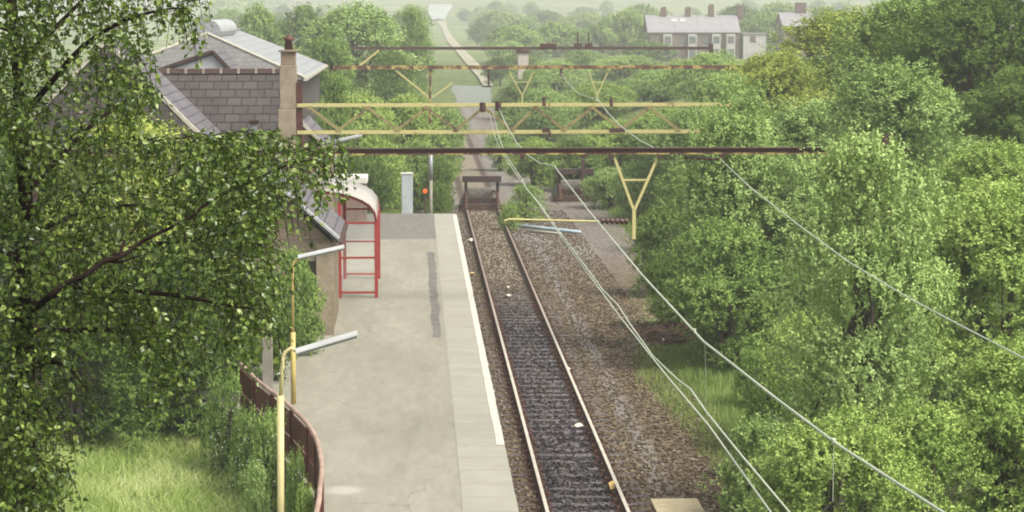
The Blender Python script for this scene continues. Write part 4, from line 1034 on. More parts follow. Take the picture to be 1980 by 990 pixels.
mb = MB(); mb.prism([(x0,YH2,-1),(x0,YH2+10,-1),(x0,YH2+10,ze_-0.1),(x0,YH2+5,zr_-0.1),(x0,YH2,ze_-0.1)], (x1-x0,0,0)); mb.build('wall', M_FARWALL, th)
mb = MB(); mb.hexa([(x0-0.3,YH2-0.3,ze_-0.1),(x1+0.3,YH2-0.3,ze_-0.1),(x1+0.3,YH2+5,zr_-0.1),(x0-0.3,YH2+5,zr_-0.1),(x0-0.3,YH2-0.3,ze_),(x1+0.3,YH2-0.3,ze_),(x1+0.3,YH2+5,zr_),(x0-0.3,YH2+5,zr_)])
mb.hexa([(x0-0.3,YH2+5,zr_-0.1),(x1+0.3,YH2+5,zr_-0.1),(x1+0.3,YH2+10.3,ze_-0.1),(x0-0.3,YH2+10.3,ze_-0.1),(x0-0.3,YH2+5,zr_),(x1+0.3,YH2+5,zr_),(x1+0.3,YH2+10.3,ze_),(x0-0.3,YH2+10.3,ze_)])
mb.build('roof', M_FARROOF, th)
cx_ = at(1548, 15, YH2+5).x; MB().box(cx_-1.0, cx_+1.0, YH2+4.5, YH2+5.5, zr_-0.5, zat(5, YH2+5)).build('chimney', M_FARBRICK, th)
# small pale lineside hut in the scrub
yq = 205.0; a_, b_ = at(1002, 97, yq), at(1022, 97, yq)
th = thing('lineside_hut', ((a_.x+b_.x)/2, yq, -0.2), 'small pinkish grey lineside hut among the scrub under the farthest gantry', 'hut')
MB().box(a_.x, b_.x, yq, yq+2.2, -0.3, a_.z-0.25).build('wall', m_plain('hut_render', (0.36,0.31,0.27), (0.45,0.40,0.35), 2, 0.9), th)
MB().box(a_.x-0.1, b_.x+0.1, yq-0.1, yq+2.3, a_.z-0.247, a_.z).build('roof', M_WOODDK, th)

# ------------------------------------------------------------------ foliage prototypes
def leaf_quads(P, A, Nn, L, W):
    # P base, A axis (unit), Nn normal, L length, W width arrays -> rhombus with slight fold
    Bv = np.cross(Nn, A); Bv /= np.linalg.norm(Bv, axis=1)[:,None] + 1e-9
    Lc = L[:,None]; Wc = W[:,None]
    mid = P + A * Lc * 0.45
    lift = Nn * Wc * 0.18
    v0 = P; v1 = mid + Bv*Wc*0.5 + lift; v2 = P + A*Lc - Nn*Lc*0.12; v3 = mid - Bv*Wc*0.5 + lift
    V = np.stack([v0, v1, v2, v3], 1).reshape(-1, 3)
    return V
def unit(a): return a / (np.linalg.norm(a, axis=-1, keepdims=True) + 1e-9)
def crown(seed, H, W, nclump, nshoot, nleaf, leaf, low=0.06, shoot_l=0.45, clump_r=0.17, upright=0.6):
    r = np.random.default_rng(seed)
    # clump centres inside an uneven dome
    cs = []
    lob = [(r.uniform(0, 6.28), r.uniform(0.7, 1.15)) for _ in range(6)]
    while len(cs) < nclump:
        t_ = r.random() ** 0.8
        prof_ = (0.62 + 0.38*math.sin(min(1, t_*1.6)*math.pi/2)) * math.sqrt(max(0, 1 - max(0, (t_-0.35)/0.65)**2.2))
        a = r.uniform(0, 6.283)
        k = 0.82 + 0.28 * math.sin(a*2 + lob[0][0]) * 0.6 + 0.2*math.sin(a*3 + lob[1][0] + t_*4)
        q = 0.35 + 0.65 * r.random() ** 0.45
        rad = W/2 * prof_ * q * k * 0.86
        cs.append((math.cos(a)*rad, math.sin(a)*rad, H*(low + t_*(0.97-low)) * (1 if r.random() > 0.1 else 0.93)))
    cs = np.array(cs)
    cr_ = clump_r * W * (0.6 + 0.7*r.random(nclump))
    n = nclump * nshoot
    ci = np.repeat(np.arange(nclump), nshoot)
    dirv = unit(r.normal(size=(n,3)) + np.array([0,0,0.55]))
    P = cs[ci] + dirv * (cr_[ci] * (0.72 + 0.36*r.random(n)**2))[:,None] * np.array([1,1,0.8])
    out = unit(P - np.array([0,0,H*0.35]))
    u = unit(out*0.55 + np.array([0,0,upright]) + dirv*0.4 + r.normal(size=(n,3))*0.35)
    sl_ = shoot_l * (0.6 + 0.8*r.random(n))
    m_ = n * nleaf
    si = np.repeat(np.arange(n), nleaf)
    tt = np.tile(np.linspace(0.05, 1.0, nleaf), n) 
    ax = unit(u[si]*0.55 + unit(r.normal(size=(m_,3))) * 0.9 + np.array([0,0,-0.1]))
    base = P[si] + u[si]*(sl_[si]*tt)[:,None] + r.normal(size=(m_,3))*leaf*0.25
    nn = unit(np.array([0,0,0.45]) + out[si]*0.25 + dirv[si]*0.85 + r.normal(size=(m_,3))*0.42)
    nn = unit(nn - ax*np.sum(nn*ax,1)[:,None])
    sz = leaf * (0.6 + 0.7*r.random(m_)) * (1.1 - 0.35*tt)
    V = leaf_quads(base, ax, nn, sz, sz*0.62)
    ctint = r.normal(size=nclump)*0.10
    tint = np.clip(0.45 + ctint[ci][si] + 0.15*r.normal(size=m_) + 0.16*tt - 0.06, 0, 1)
    V[:,2] = np.maximum(V[:,2], 0.0)
    return V, np.arange(m_*4).reshape(-1,4), tint, cs
def trunk_mesh(seed, H, W, cs, name, stems=3):
    r = random.Random(seed); mb = MB()
    rt = 0.022*H + 0.02
    idx = sorted(range(len(cs)), key=lambda i: -cs[i][2])[: max(10, len(cs)//3)]
    for s_ in range(stems):
        a = r.uniform(0, 6.28); off = 0.04*W if stems > 1 else 0
        b0 = Vector((math.cos(a)*off, math.sin(a)*off, -0.4)); tip = Vector(cs[idx[s_ % len(idx)]])*0.9
        mid = b0.lerp(tip, 0.5) + Vector((r.uniform(-.05,.05)*W, r.uniform(-.05,.05)*W, 0))
        mb.tube([b0, b0.lerp(mid,0.5), mid, mid.lerp(tip,0.5), tip], [rt, rt*0.85, rt*0.65, rt*0.4, rt*0.12], 7)
        for j in range(7):
            t_ = r.uniform(0.25, 0.8); st0 = b0.lerp(mid, t_*2) if t_ < 0.5 else mid.lerp(tip, t_*2-1)
            c = Vector(cs[r.choice(range(len(cs)))])
            mb.tube([st0, st0.lerp(c,0.5)+Vector((0,0,-0.03*H)), c], [rt*0.35, rt*0.22, rt*0.06], 5)
    o = mb.build(name, M_BARK, smooth=True); me = o.data
    bpy.data.objects.remove(o)
    return me
PROTO = {}
def proto(key, seed, H, W, nclump, nshoot, nleaf, leaf, stems=3, **kw):
    V, Fq, tint, cs = crown(seed, H, W, nclump, nshoot, nleaf, leaf, **kw)
    me = np_mesh('crown', V, Fq, [LEAF['mid']], tint)
    zmax = float(V[:,2].max()); wid = float(np.percentile(np.abs(V[:,:2]).max(1), 99))*2
    PROTO.setdefault(key, []).append((me, trunk_mesh(seed, H, W, cs, 'trunk', stems), zmax, wid))
for sd in (1, 2, 3): proto('scrub', sd, 4.0, 3.4, 44, 60, 13, 0.095, 4, shoot_l=0.26, clump_r=0.20)
for sd in (4, 5, 6): proto('tree', sd, 7.0, 6.0, 60, 66, 12, 0.135, 2, shoot_l=0.36, clump_r=0.165, low=0.1)
for sd in (7, 8): proto('bush', sd, 1.6, 2.0, 26, 36, 11, 0.075, 4, shoot_l=0.18, clump_r=0.22)
for sd in (9, 10, 11): proto('far', sd, 10.0, 10.0, 60, 34, 8, 0.36, 2, shoot_l=0.6, clump_r=0.15, low=0.1)
for sd in (12, 13): proto('scrub_tall', sd, 5.0, 2.5, 46, 56, 13, 0.095, 4, shoot_l=0.26, clump_r=0.23)
for sd in (14, 15): proto('scrub_wide', sd, 2.8, 4.4, 50, 58, 13, 0.095, 5, shoot_l=0.26, clump_r=0.15)
for sd in (16, 17): proto('tree_tall', sd, 7.0, 3.8, 64, 66, 12, 0.10, 3, shoot_l=0.30, clump_r=0.20)
for sd in (18, 19): proto('tree_wide', sd, 5.6, 8.4, 76, 62, 12, 0.135, 4, shoot_l=0.38, clump_r=0.13)
for sd in (20, 21): proto('far_wide', sd, 6.0, 12.0, 70, 32, 8, 0.36, 3, shoot_l=0.5, clump_r=0.11)
TR = random.Random(21)
PCT = {}
def tree(pk, leafk, px, ytop, wpx, Y, label, cat='tree', group=None, name=None, dz=0.0):
    s_ = F / Y
    c = at(px, 495, Y); gz = gh(c.x, Y) + dz
    zt_ = at(px, ytop, Y).z
    H = max(0.3, zt_ - gz); W = wpx / s_
    nm0 = pk
    if pk in ('scrub', 'tree', 'far') and W/H > 1.3: pk += '_wide'
    elif pk in ('scrub', 'tree') and W/H < 0.63: pk += '_tall'
    k = PCT.get(pk, 0); PCT[pk] = k + 1
    me, tm, h0, w0 = PROTO[pk][k % len(PROTO[pk])]
    name = name or {'scrub': 'leafy_tree', 'tree': 'leafy_tree', 'bush': 'bush', 'far': 'leafy_tree'}[nm0]
    e = bpy.data.objects.new(name, None); COL.objects.link(e)
    e.location = (c.x, Y, gz); e.rotation_euler = (0, 0, TR.uniform(0, 6.283)); e.scale = (W/w0, W/w0, H/h0)
    tag(e, label, cat, group)
    o = bpy.data.objects.new('crown', me); COL.objects.link(o); o.parent = e
    o.material_slots[0].link = 'OBJECT'; o.material_slots[0].material = LEAF[leafk]
    o2 = bpy.data.objects.new('trunk', tm); COL.objects.link(o2); o2.parent = e
    return e
GR = 'trees on the right bank'
T = [
 # right bank, from near to far
 ('scrub','bright',1620,770,330,37,'bright green tree at the bottom right, just right of the close contact wires'),
 ('scrub','bright',1790,760,320,39,'mid green tree at the bottom right, with dark gaps under the thick catenary wire'),
 ('scrub','bright',1960,640,330,40,'light green tree filling the bottom right corner'),
 ('bush','pale',1470,790,190,42,'low pale grey green bush beside the ballast near the bottom right'),
 ('bush','pale',1530,850,190,38,'pale bush at the foot of the trees closest to the wires at the bottom edge'),
 ('bush','dark',1500,730,130,47,'small dark bush behind the low pale grey green bush'),
 ('scrub','bright',1570,590,250,50,'yellowish green tree standing right of the grass patch by the track'),
 ('tree','bright',1720,470,320,50,'tall light green tree crossed by the single wire at its middle'),
 ('tree','bright',1910,330,400,51,'largest yellow green crown on the right edge under the single wire'),
 ('bush','mid',1470,660,120,56,'rounded bush overhanging the grass patch beside the dead bracken'),
 ('scrub','mid',1400,410,270,62,'mid green tree leaning over the heap of brown bracken'),
 ('scrub','dark',1310,470,150,70,'dark leafy shrub edging the ballast behind the bracken heap'),
 ('tree','pale',1560,330,320,64,'broad mid green tree below the right end of the nearest beam'),
 ('tree','pale',1672,232,330,42.8,'tall light crown where the nearest beam runs into the leaves'),
 ('tree','bright',1930,260,300,62,'mid green crown high on the right edge below the dark tree'),
 ('scrub','dark',1290,380,150,78,'dark shrub right behind the yellow hanging bracket'),
 ('tree','pale',1430,140,270,64.5,'mid green tree touching the right end of the nearest beam'),
 ('tree','pale',1590,180,310,81,'soft green tree right of the lattice gantry end'),
 ('tree','pale',1725,95,330,76,'rounded pale green tree standing out before the dark tall trees'),
 ('tree','deep',1900,-40,520,92,'tall dark green tree in the top right corner'),
 ('tree','mid',1780,-30,360,98,'high yellow tinged crown left of the dark corner tree'),
 ('tree','dark',1970,120,300,80,'leafy dark edged tree under the dark corner tree'),
 ('tree','yellow',1640,0,340,112,'tall light tree rising beside the far slate roofed house'),
 ('tree','yellow',1490,82,300,110,'yellow green tree directly below the cream house'),
 ('tree','pale',1360,195,280,104,'green tree where the lattice gantry ends'),
 ('scrub','pale',1245,300,150,106,'pale bush inside the yellow hanging V bracket'),
 ('scrub','pale',1180,320,120,113,'pale green bush just right of the half hidden buffer stop'),
 ('scrub','mid',1330,310,170,92,'green shrub between the hanging bracket and the nearest beam end'),
]
T += [('tree','bright',2120,560,330,41,'light green tree on the bank just past the right edge'),('tree','mid',2110,330,360,56,'mid green tree on the bank past the right edge, further back'),('tree','mid',2130,150,380,74,'tall tree on the bank past the right edge beneath the far tall ones'),('tree','dark',2200,0,480,96,'dark tall tree on the bank past the right edge, farthest of them')]
for pk, lk, px, yt, wp, Y, lab in T:
    tree(pk, lk, px, yt, wp, Y, lab, 'bush' if pk == 'bush' else 'tree', GR, 'bush' if pk == 'bush' else 'leafy_tree')
T = [
 # scrub beyond the end of the line
 ('scrub','pale',1030,122,90,200,'pale scrub in front of the small lineside hut'),
 ('bush','mid',1015,352,85,106,'bush growing on the bed just right of the first buffer stop'),
 ('bush','bright',985,388,50,102,'small low bush beside the rail end'),
 ('scrub','bright',1035,262,110,128,'bright scrub between the two buffer stops'),
 ('scrub','dark',1110,262,140,124,'dark scrub behind the half hidden buffer stop'),
 ('scrub','bright',1190,225,190,132,'scrub under the right half of the lattice gantry'),
 ('scrub','bright',1290,205,200,130,'scrub filling the right end of the lattice bays'),
 ('tree','pale',1050,168,170,172,'green tree behind the middle of the lattice gantry'),
 ('tree','bright',1160,152,190,180,'green tree behind the third beam, right of the V bracket'),
 ('tree','pale',1270,135,210,185,'pale tree behind the third beam below the terrace'),
 ('tree','pale',1400,135,190,107,'pale tree standing before the third beam at its right end'),
 ('scrub','dark',1000,160,90,205,'dark shrub just right of the old track bed'),
 ('tree','pale',1075,112,190,250,'hazy tree between the third and the farthest beam'),
 ('tree','pale',1210,104,200,270,'hazy tree under the right part of the farthest beam'),
 ('tree','pale',1370,92,170,158,'hazy pale tree in front of the terrace bays'),
 ('far','dark',968,105,70,300,'dark narrow tree beside the pale old track'),
 ('scrub','pale',850,195,100,140,'light scrub just left of the grey bed end'),
 ('scrub','bright',790,172,150,132,'light scrub under the left part of the third beam'),
 ('scrub','bright',700,165,160,128,'light scrub left of the yellow knee brace'),
 ('scrub','pale',645,175,90,134,'light scrub right next to the shed wall'),
 ('scrub','mid',650,132,84,108,'green bush behind the twin armed lamp'),
 ('scrub','bright',730,255,150,109,'green bush above the red shelter roof'),
 ('scrub','dark',700,290,140,106,'dark bush between the shelter and the grey cabinet'),
 ('scrub','mid',800,262,130,113,'green bush behind the grey cabinet'),
 ('scrub','dark',852,300,80,110,'dark bush left of the first buffer stop'),
 ('bush','dark',845,345,60,106,'low dark bush at the foot of the slim post'),
 ('scrub','pale',965,250,70,140,'light scrub right beside the grey bed end'),
 ('tree','pale',690,-8,280,200,'big round tree behind the left end of the farthest beam'),
 ('tree','mid',800,8,80,230,'dark tree between the big round tree and the pale track'),
 ('tree','dark',760,90,110,185,'shady tree in front of the big round one under the beam'),
 ('far','mid',505,0,120,235,'round tree behind the shed ventilator'),
 ('far','dark',590,2,130,250,'dark tree between the shed and the big round tree'),
 ('tree','mid',640,45,120,158,'tree close behind the right end of the shed'),
]
for pk, lk, px, yt, wp, Y, lab in T:
    tree(pk, lk, px, yt, wp, Y, lab, 'bush' if pk == 'bush' else 'tree', 'scrub beyond the line end', 'bush' if pk == 'bush' else 'leafy_tree')
T = [
 # left side, behind the birch
 ('tree','yellow',250,205,380,53,'soft yellow green tree behind the birch, in front of the stone gable'),
 ('tree','dark',60,230,380,57,'dark tree behind the birch at the left edge'),
 ('scrub','mid',420,300,260,57,'leafy tree just below the slate roof, left of the stone hut'),
 ('scrub','dark',330,440,300,51,'dark bushy tree behind the lower birch branches'),
 ('scrub','mid',572,470,125,57.5,'slim leafy shrub against the stone hut'),
 ('scrub','dark',520,520,130,53.5,'dark shrub by the foot of the yellow lamp post'),
 ('scrub','dark',140,480,330,49,'dark bush at the left edge above the meadow'),
 ('scrub','dark',260,610,230,57,'dark bush along the back of the meadow'),
 ('scrub','dark',400,560,230,53,'dark bush between the meadow and the fence end'),
 ('bush','mid',432,700,110,47.2,'bush at the outer side of the far fence end'),
 ('bush','mid',520,775,90,42.8,'nettle bush outside the fence bend'),
 ('bush','mid',568,850,60,39.5,'low bush outside the fence, right of the nearest lamp'),
 ('bush','bright',585,915,60,36,'small bright bush at the foot of the fence by the bottom edge'),
 ('bush','mid',475,770,90,45,'bush against the outer fence face between the far end bush and the lamp'),
 ('bush','pale',490,880,70,41,'pale straggly bush beside the nearest lamp post'),
 ('scrub','dark',-40,770,260,43,'dark bush under the hanging birch sprays at the left edge'),
]
for pk, lk, px, yt, wp, Y, lab in T:
    tree(pk, lk, px, yt, wp, Y, lab, 'bush' if pk == 'bush' else 'tree', 'bushes left of the platform', 'bush' if pk == 'bush' else 'leafy_tree')
# distant trees on the flat and the hillsides
fr = random.Random(77)
dist_ = []
for px, yt, wp, Y in [(992,42,110,430),(1000,45,120,420),(1080,40,120,440),(1160,45,120,470),(1205,15,120,455),(932,38,60,620),(955,20,90,700),(985,22,110,690),(1050,18,110,760),(1130,20,100,700),(1240,5,130,640),(1470,20,110,470),(1430,5,120,560),(1500,0,110,600),(1590,10,120,470),(812,30,50,420),(800,22,60,560),(795,5,80,640),(780,14,60,480),(898,14,30,1100),(935,12,60,1100),(960,12,70,1050),(808,10,40,1000),(450,12,80,560),(1010,100,90,330),(1130,95,110,340),(950,122,40,360),(985,75,90,360),(1250,75,110,380),(815,95,60,330),(828,115,50,360),(790,60,70,330)]:
    dist_.append((px, yt, wp, Y))
for k in range(46):
    Y = fr.uniform(620, 1250); px = fr.uniform(880, 1640) if k < 36 else fr.uniform(400, 800)
    if 835 < px < 890: continue
    x_ = (px - 800) / F * Y
    if abs(x_ - bedc(Y)) < 9: continue
    hh = fr.uniform(5, 10)
    dist_.append((px, 19 - (gh(x_, Y) + hh - CH) * F / Y, fr.uniform(8, 14) * F / Y, Y))
for px, yt, wp, Y in dist_:
    tree('far', fr.choice(['mid','mid','pale','dark']), px, yt, wp, Y, 'hazy distant tree on the flat land or hillside beyond the gantries', 'tree', 'distant hazy trees')
# far woods that read as one mass
V_, F_, t_ = [], [], []
me0 = PROTO['far'][0][0]
nv = len(me0.vertices); co = np.zeros(nv*3, np.float32); me0.vertices.foreach_get('co', co); co = co.reshape(-1,3)
sub = np.arange(nv//4); 
for k in range(330):
    px = fr.uniform(380, 1750); Y = fr.uniform(1150, 2900)
    if k > 290: px = fr.uniform(735, 905); Y = fr.uniform(2150, 2350); x_ = (px-800)/F*Y
    if 825 < px < 880 and k <= 290: continue
    s_ = fr.uniform(0.6, 1.3)
    pick = np.random.default_rng(k).choice(sub, 700, replace=False)
    q = co.reshape(-1,4,3)[pick] 
    c_ = q.mean(1, keepdims=True); q = c_ + (q - c_)*3.2
    q = q * s_ * np.array([1.6,1.6,0.9]) + np.array([x_, Y, gh(x_, Y) - 0.3])
    V_.append(q.reshape(-1,3)); t_.append(np.random.default_rng(k).random(700)*0.4 + 0.3)
V_ = np.concatenate(V_); t_ = np.concatenate(t_)
o = bpy.data.objects.new('far_woods', np_mesh('far_woods', V_, np.arange(len(V_)).reshape(-1,4), [LEAF['mid']], t_)); COL.objects.link(o); kind(o, 'stuff')

# ------------------------------------------------------------------ grass
def blades(name, pts, h, wd, mat, seed, lean=0.5):
    r = np.random.default_rng(seed); n = len(pts)
    a = r.random(n)*6.283; hh = h*(0.5 + 0.8*r.random(n)); w_ = wd*(0.6+0.8*r.random(n))
    d = np.stack([np.cos(a), np.sin(a), np.zeros(n)], 1); e = np.stack([-np.sin(a), np.cos(a), np.zeros(n)], 1)
    le = (lean*(0.3+r.random(n))*hh)[:,None]
    P = np.asarray(pts)
    v0 = P - d*w_[:,None]/2; v1 = P + d*w_[:,None]/2
    mz = np.stack([np.zeros(n), np.zeros(n), hh], 1)
    v2 = P + d*w_[:,None]*0.35 + mz*0.6 + e*le*0.35; v3 = P - d*w_[:,None]*0.35 + mz*0.6 + e*le*0.35
    v4 = P + mz*0.95 + e*le
    V = np.stack([v0,v1,v2,v3,v4],1).reshape(-1,3)
    b_ = np.arange(n)[:,None]*5
    Fq = np.concatenate([b_ + np.array([0,1,2,3]), b_ + np.array([3,2,4,4])], 0)
    me = bpy.data.meshes.new(name)
    q = b_ + np.array([0,1,2,3]); tr_ = b_ + np.array([3,2,4])
    me.vertices.add(len(V)); me.vertices.foreach_set('co', V.astype(np.float32).ravel())
    me.loops.add(n*7); me.loops.foreach_set('vertex_index', np.concatenate([q.ravel(), tr_.ravel()]).astype(np.int32))
    me.polygons.add(n*2); me.polygons.foreach_set('loop_start', np.concatenate([np.arange(n)*4, n*4 + np.arange(n)*3]).astype(np.int32))
    me.update(calc_edges=True)
    ti = np.clip(0.5 + 0.28*np.sin(P[:,0]*2.1 + 1.3*np.sin(P[:,1]*0.9)) * np.sin(P[:,1]*0.7 + P[:,0]) + 0.22*r.normal(size=n), 0, 1); at2 = me.attributes.new('tint','FLOAT','FACE'); at2.data.foreach_set('value', np.concatenate([ti,ti]).astype(np.float32))
    me.materials.append(mat)
    o = bpy.data.objects.new(name, me); COL.objects.link(o); kind(o, 'stuff')
    return o
L_MEADOW = m_leaf('meadow_blades', (0.25,0.35,0.08), (0.48,0.57,0.19), (0.72,0.74,0.40), 0.45, 0.6, 0.2)
L_VERGE = m_leaf('verge_blades', (0.12,0.19,0.04), (0.19,0.27,0.06), (0.27,0.34,0.10), 0.35, 0.6, 0.2)
gr = np.random.default_rng(9)
def scatter(n, fx, y0, y1):
    out = []
    yy = y0 + (y1-y0)*gr.random(n); u = gr.random(n)
    for y_, q in zip(yy, u):
        a_, b_ = fx(y_); x_ = a_ + (b_-a_)*q
        out.append((x_, y_, gh(x_, y_) - 0.01))
    return out
def fence_x(y): return float(np.interp(y, [p.y for p in fence_pts], [p.x for p in fence_pts]))
blades('meadow_grass', scatter(80000, lambda y: (-11, fence_x(y) - 0.12), 33, 60), 0.32, 0.015, L_MEADOW, 1, 1.7)
blades('verge_grass', scatter(22000, lambda y: (bed_right(y) - 0.5 - 0.5*gr.random(), bed_right(y) + 1.8), 36, 66), 0.20, 0.014, L_VERGE, 2)
blades('verge_grass', scatter(9000, lambda y: (bed_right(y) - 0.25 - 1.0*gr.random()**4, bed_right(y) + 1.2), 68, 116), 0.22, 0.02, L_VERGE, 3)
blades('bank_grass', scatter(14000, lambda y: (-2.6, 0.75 if y < 101 else -0.5), 98.5, 108), 0.42, 0.02, L_VERGE, 4)
blades('bank_grass', scatter(16000, lambda y: (-9, bed_left(y)) if gr.random() < 0.5 else (bed_right(y), bed_right(y) + 9), 108, 240), 0.4, 0.045, L_VERGE, 5)
# white flower heads along the meadow edge
pts = []
for k in range(170):
    px, py = gr.uniform(395, 580), gr.uniform(690, 940)
    Y = gr.uniform(38, 48); p = at(px, py, Y)
    if p.x < fence_x(Y) - 0.15 and 0.3 < p.z < 1.9: pts.append(p)
fv = []; 
for p in pts:
    for q in range(5):
        c_ = np.array(p) + gr.normal(size=3)*0.08; a_ = unit(gr.normal(size=3)); b_ = unit(np.cross(a_, gr.normal(size=3)))
        fv.append([c_ - a_*0.010, c_ + b_*0.010, c_ + a_*0.010, c_ - b_*0.010])
if fv:
    fv = np.array(fv).reshape(-1,3)
    o = bpy.data.objects.new('meadow_weeds', np_mesh('meadow_weeds', fv, np.arange(len(fv)).reshape(-1,4), [M_WHITE])); COL.objects.link(o); kind(o, 'stuff')

# ------------------------------------------------------------------ the birch in front, on the left
br = np.random.default_rng(42); brr = random.Random(42)
YB = 14.0
SB = F / YB
def BP(px, py, dy=0.0): return at(px, py, YB + dy)
tb0 = at(40, 990, YB); tb0 = Vector((tb0.x, YB, gh(tb0.x, YB)))
bt = thing('birch_tree', tb0, 'birch tree close on the left with hanging leafy branches over half the meadow', 'tree')
mb = MB()
mb.tube([tb0 - Vector((0,0,0.3)), tb0 + Vector((0.02,0,3.0)), BP(45,880), BP(48,700), BP(42,560), BP(50,400), BP(40,250), BP(30,80), BP(10,-150), BP(-10,-500)], [0.10,0.09,0.07,0.06,0.052,0.045,0.036,0.03,0.02,0.01], 10)
mb.build('trunk', M_BIRCHBARK, bt, smooth=True)
limbs = [
 [(46,620,0),(66,598,-.5),(90,578,-.86),(128,548,-.9),(160,534,-.92),(205,503,-.9),(232,497,-.9),(280,464,-.86),(330,440,-.8),(372,418,-.6),(400,394,-.5),(470,358,-.3),(560,318,-.3),(640,305,-.4)],
 [(205,503,-.9),(235,506,-.88),(262,497,-.85),(300,488,-.7)],
 [(232,497,-.9),(240,468,-.85),(262,440,-.7),(275,410,-.5)],
 [(44,600,0),(120,560,.3),(230,490,.5),(320,470,.6),(420,455,.7),(500,445,.8),(535,450,.8)],
 [(42,260,0),(0,230,.1),(-100,180,.2),(-250,120,.3)],
 [(40,230,0),(90,170,-.2),(160,90,-.3),(240,40,-.35),(310,20,-.4),(360,15,-.4)],
 [(42,380,0),(110,310,.3),(180,240,.5),(250,190,.6),(300,170,.6)],
 [(35,120,0),(100,60,.2),(180,-20,.4),(260,-90,.5)],
 [(44,460,0),(110,430,.5),(190,400,.8),(280,400,1.0),(380,430,1.1)],
 [(48,720,0),(90,700,-.3),(130,710,-.5),(165,750,-.6)],
 [(46,640,0),(130,640,.4),(230,640,.6),(320,680,.7),(360,740,.7)],
 [(44,540,0),(200,560,-.3),(330,570,-.5),(440,590,-.6),(520,600,-.6)],
 [(45,500,0),(-60,470,.2),(-200,430,.3),(-350,400,.3)],
 [(46,700,0),(-50,690,.2),(-180,720,.3)],
 [(28,60,0),(-80,20,.1),(-200,-30,.2)],
 [(0,0,0),(60,-120,.2),(140,-250,.2)],
]
LP = []
for li, l in enumerate(limbs):
    pts = [BP(px, py, dy) for px, py, dy in l]
    pts = catmull(pts, 4)
    n = len(pts); r0 = 0.030 if li == 3 else 0.012 if li < 3 else 0.022
    if li == 0: r0 = 0.021
    MB().tube(pts, [r0*(1 - 0.85*i/(n-1)) for i in range(n)], 7).build('branch', M_BIRCHBARK, bt, smooth=True)
    for i in range(n//5, n): LP.append((pts[i], i/(n-1)))
# leafy regions (photo pixels at the birch's distance), each with density and how far twigs hang
regions = [
 # (polygon, number of twigs)
 ([(-420,-420),(300,-420),(375,-40),(372,20),(345,75),(352,110),(320,130),(310,170),(250,150),(240,205),(160,240),(60,260),(-420,300)], 960),
 ([(-420,280),(60,230),(180,250),(185,330),(170,420),(120,470),(-420,560)], 260),
 ([(170,350),(260,310),(330,330),(420,290),(520,275),(640,290),(660,330),(600,360),(560,400),(528,470),(530,560),(520,640),(490,660),(455,690),(380,690),(300,680),(160,620),(110,520)], 640),
 ([(-420,540),(110,480),(220,560),(340,640),(330,700),(250,660),(170,690),(60,700),(-420,760)], 360),
 ([(280,660),(350,650),(345,740),(325,800),(305,790)], 34),
 ([(-420,720),(60,690),(165,690),(175,770),(110,800),(150,850),(60,880),(150,930),(110,990),(60,1060),(-420,1100)], 470),
 ([(330,20),(368,5),(380,30),(350,60)], 10),
 ([(150,283),(300,284),(430,278),(525,274),(525,308),(150,306)], 130),
 ([(120,120),(292,150),(285,185),(340,235),(300,260),(150,260)], 55),
 ([(-20,-40),(90,-40),(110,500),(85,720),(85,1000),(-20,1000)], 300),
]
def inpoly(x, y, P):
    c = False; j = len(P)-1
    for i in range(len(P)):
        if (P[i][1] > y) != (P[j][1] > y) and x < (P[j][0]-P[i][0])*(y-P[i][1])/(P[j][1]-P[i][1]) + P[i][0]: c = not c
        j = i
    return c
LV, LT = [], []
tw = MB()
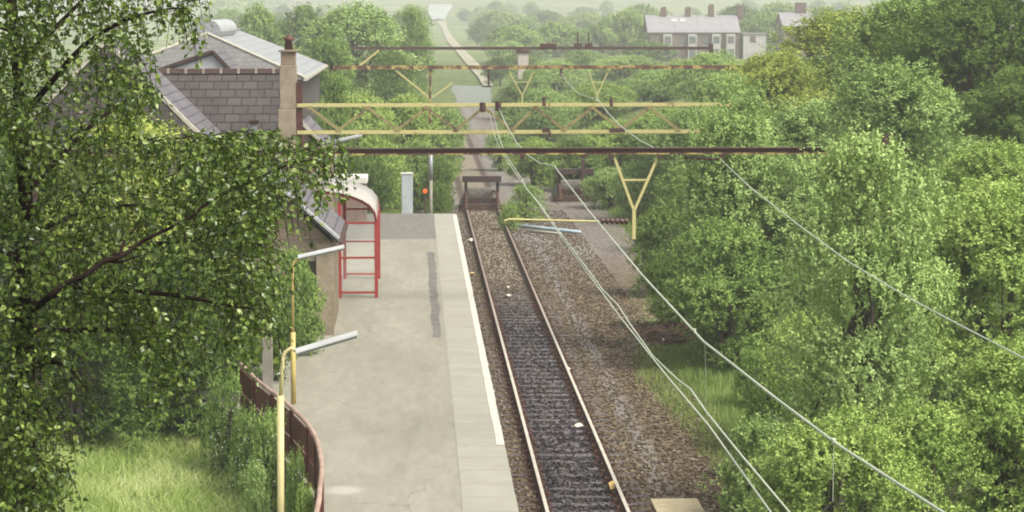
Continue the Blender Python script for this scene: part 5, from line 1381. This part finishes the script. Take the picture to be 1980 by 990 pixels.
for P, cnt in regions:
    x0, x1 = min(p[0] for p in P), max(p[0] for p in P); y0, y1 = min(p[1] for p in P), max(p[1] for p in P)
    k = 0
    cl = [(brr.uniform(x0,x1), brr.uniform(y0,y1)) for _ in range(max(3, cnt//9))]
    while k < cnt:
        if brr.random() < 0.78:
            c_ = brr.choice(cl); px, py = brr.gauss(c_[0], 26), brr.gauss(c_[1], 30)
        else: px, py = brr.uniform(x0, x1), brr.uniform(y0, y1)
        if not inpoly(px, py, P): continue
        k += 1
        top = BP(px, py - 25, brr.uniform(-0.9, 1.3) if cnt != 300 else brr.uniform(-0.9, -0.1))
        a = brr.uniform(0, 6.283); L = brr.uniform(0.16, 0.34)
        d0 = Vector((math.cos(a), math.sin(a), 0))
        pts = [top, top + d0*L*0.3 + Vector((0,0,-0.05*L)), top + d0*L*0.5 + Vector((0,0,-0.4*L)), top + d0*L*0.58 + Vector((0,0,-0.9*L))]
        tw.tube(pts, [0.004,0.003,0.0022,0.0012], 3, cap=False)
        nl = brr.randint(14, 22)
        for q in range(nl):
            t_ = (q + brr.random())/nl * 2.999; i = int(t_); p = pts[i].lerp(pts[i+1], t_ - i)
            ax = Vector((brr.gauss(0,1), brr.gauss(0,1), brr.gauss(-0.55,0.7))).normalized()
            nm = Vector((brr.gauss(0,0.7), brr.gauss(-0.15,0.7), brr.gauss(0.7,0.5)))
            nm = (nm - ax*nm.dot(ax)).normalized()
            LV.append((p + ax*0.012, ax, nm, brr.uniform(0.026, 0.046)))
            LT.append(min(1, max(0, brr.gauss(0.45, 0.27))))
tw.build('twigs', M_BIRCHBARK, bt)
P_ = np.array([tuple(l[0]) for l in LV]); A2 = np.array([tuple(l[1]) for l in LV]); N2 = np.array([tuple(l[2]) for l in LV]); S2 = np.array([l[3] for l in LV])
Bv = unit(np.cross(N2, A2)); Lc = S2[:,None]; Wc = Lc*0.74
# six-point ovate leaf with a fold
pts6 = [P_, P_ + A2*Lc*0.28 + Bv*Wc*0.46 + N2*Wc*0.12, P_ + A2*Lc*0.62 + Bv*Wc*0.34 + N2*Wc*0.08, P_ + A2*Lc - N2*Lc*0.1, P_ + A2*Lc*0.62 - Bv*Wc*0.34 + N2*Wc*0.08, P_ + A2*Lc*0.28 - Bv*Wc*0.46 + N2*Wc*0.12]
V = np.stack(pts6, 1).reshape(-1,3) - np.array(tb0)
nb = len(P_)
Fq = np.concatenate([np.arange(nb)[:,None]*6 + np.array([0,1,2,3]), np.arange(nb)[:,None]*6 + np.array([0,3,4,5])], 0)
o = bpy.data.objects.new('crown', np_mesh('crown', V, Fq, [LEAF['birch']], np.concatenate([LT, LT]))); COL.objects.link(o); o.parent = bt

# ------------------------------------------------------------------ haze
mb = MB(); mb.box(-2750, 2750, -40, 4500, -6, 125)
m = bpy.data.materials.new('haze_air'); m.use_nodes = True; t = m.node_tree
t.nodes.remove(t.nodes['Principled BSDF'])
pv = t.nodes.new('ShaderNodeVolumePrincipled'); pv.inputs['Density'].default_value = 0.0006; pv.inputs['Color'].default_value = (0.95, 0.97, 0.90, 1)
t.links.new(pv.outputs[0], t.nodes['Material Output'].inputs['Volume'])
kind(mb.build('haze', m), 'stuff')
print('tris', sum(len(me.polygons) for me in bpy.data.meshes), 'objs', len(bpy.data.objects))
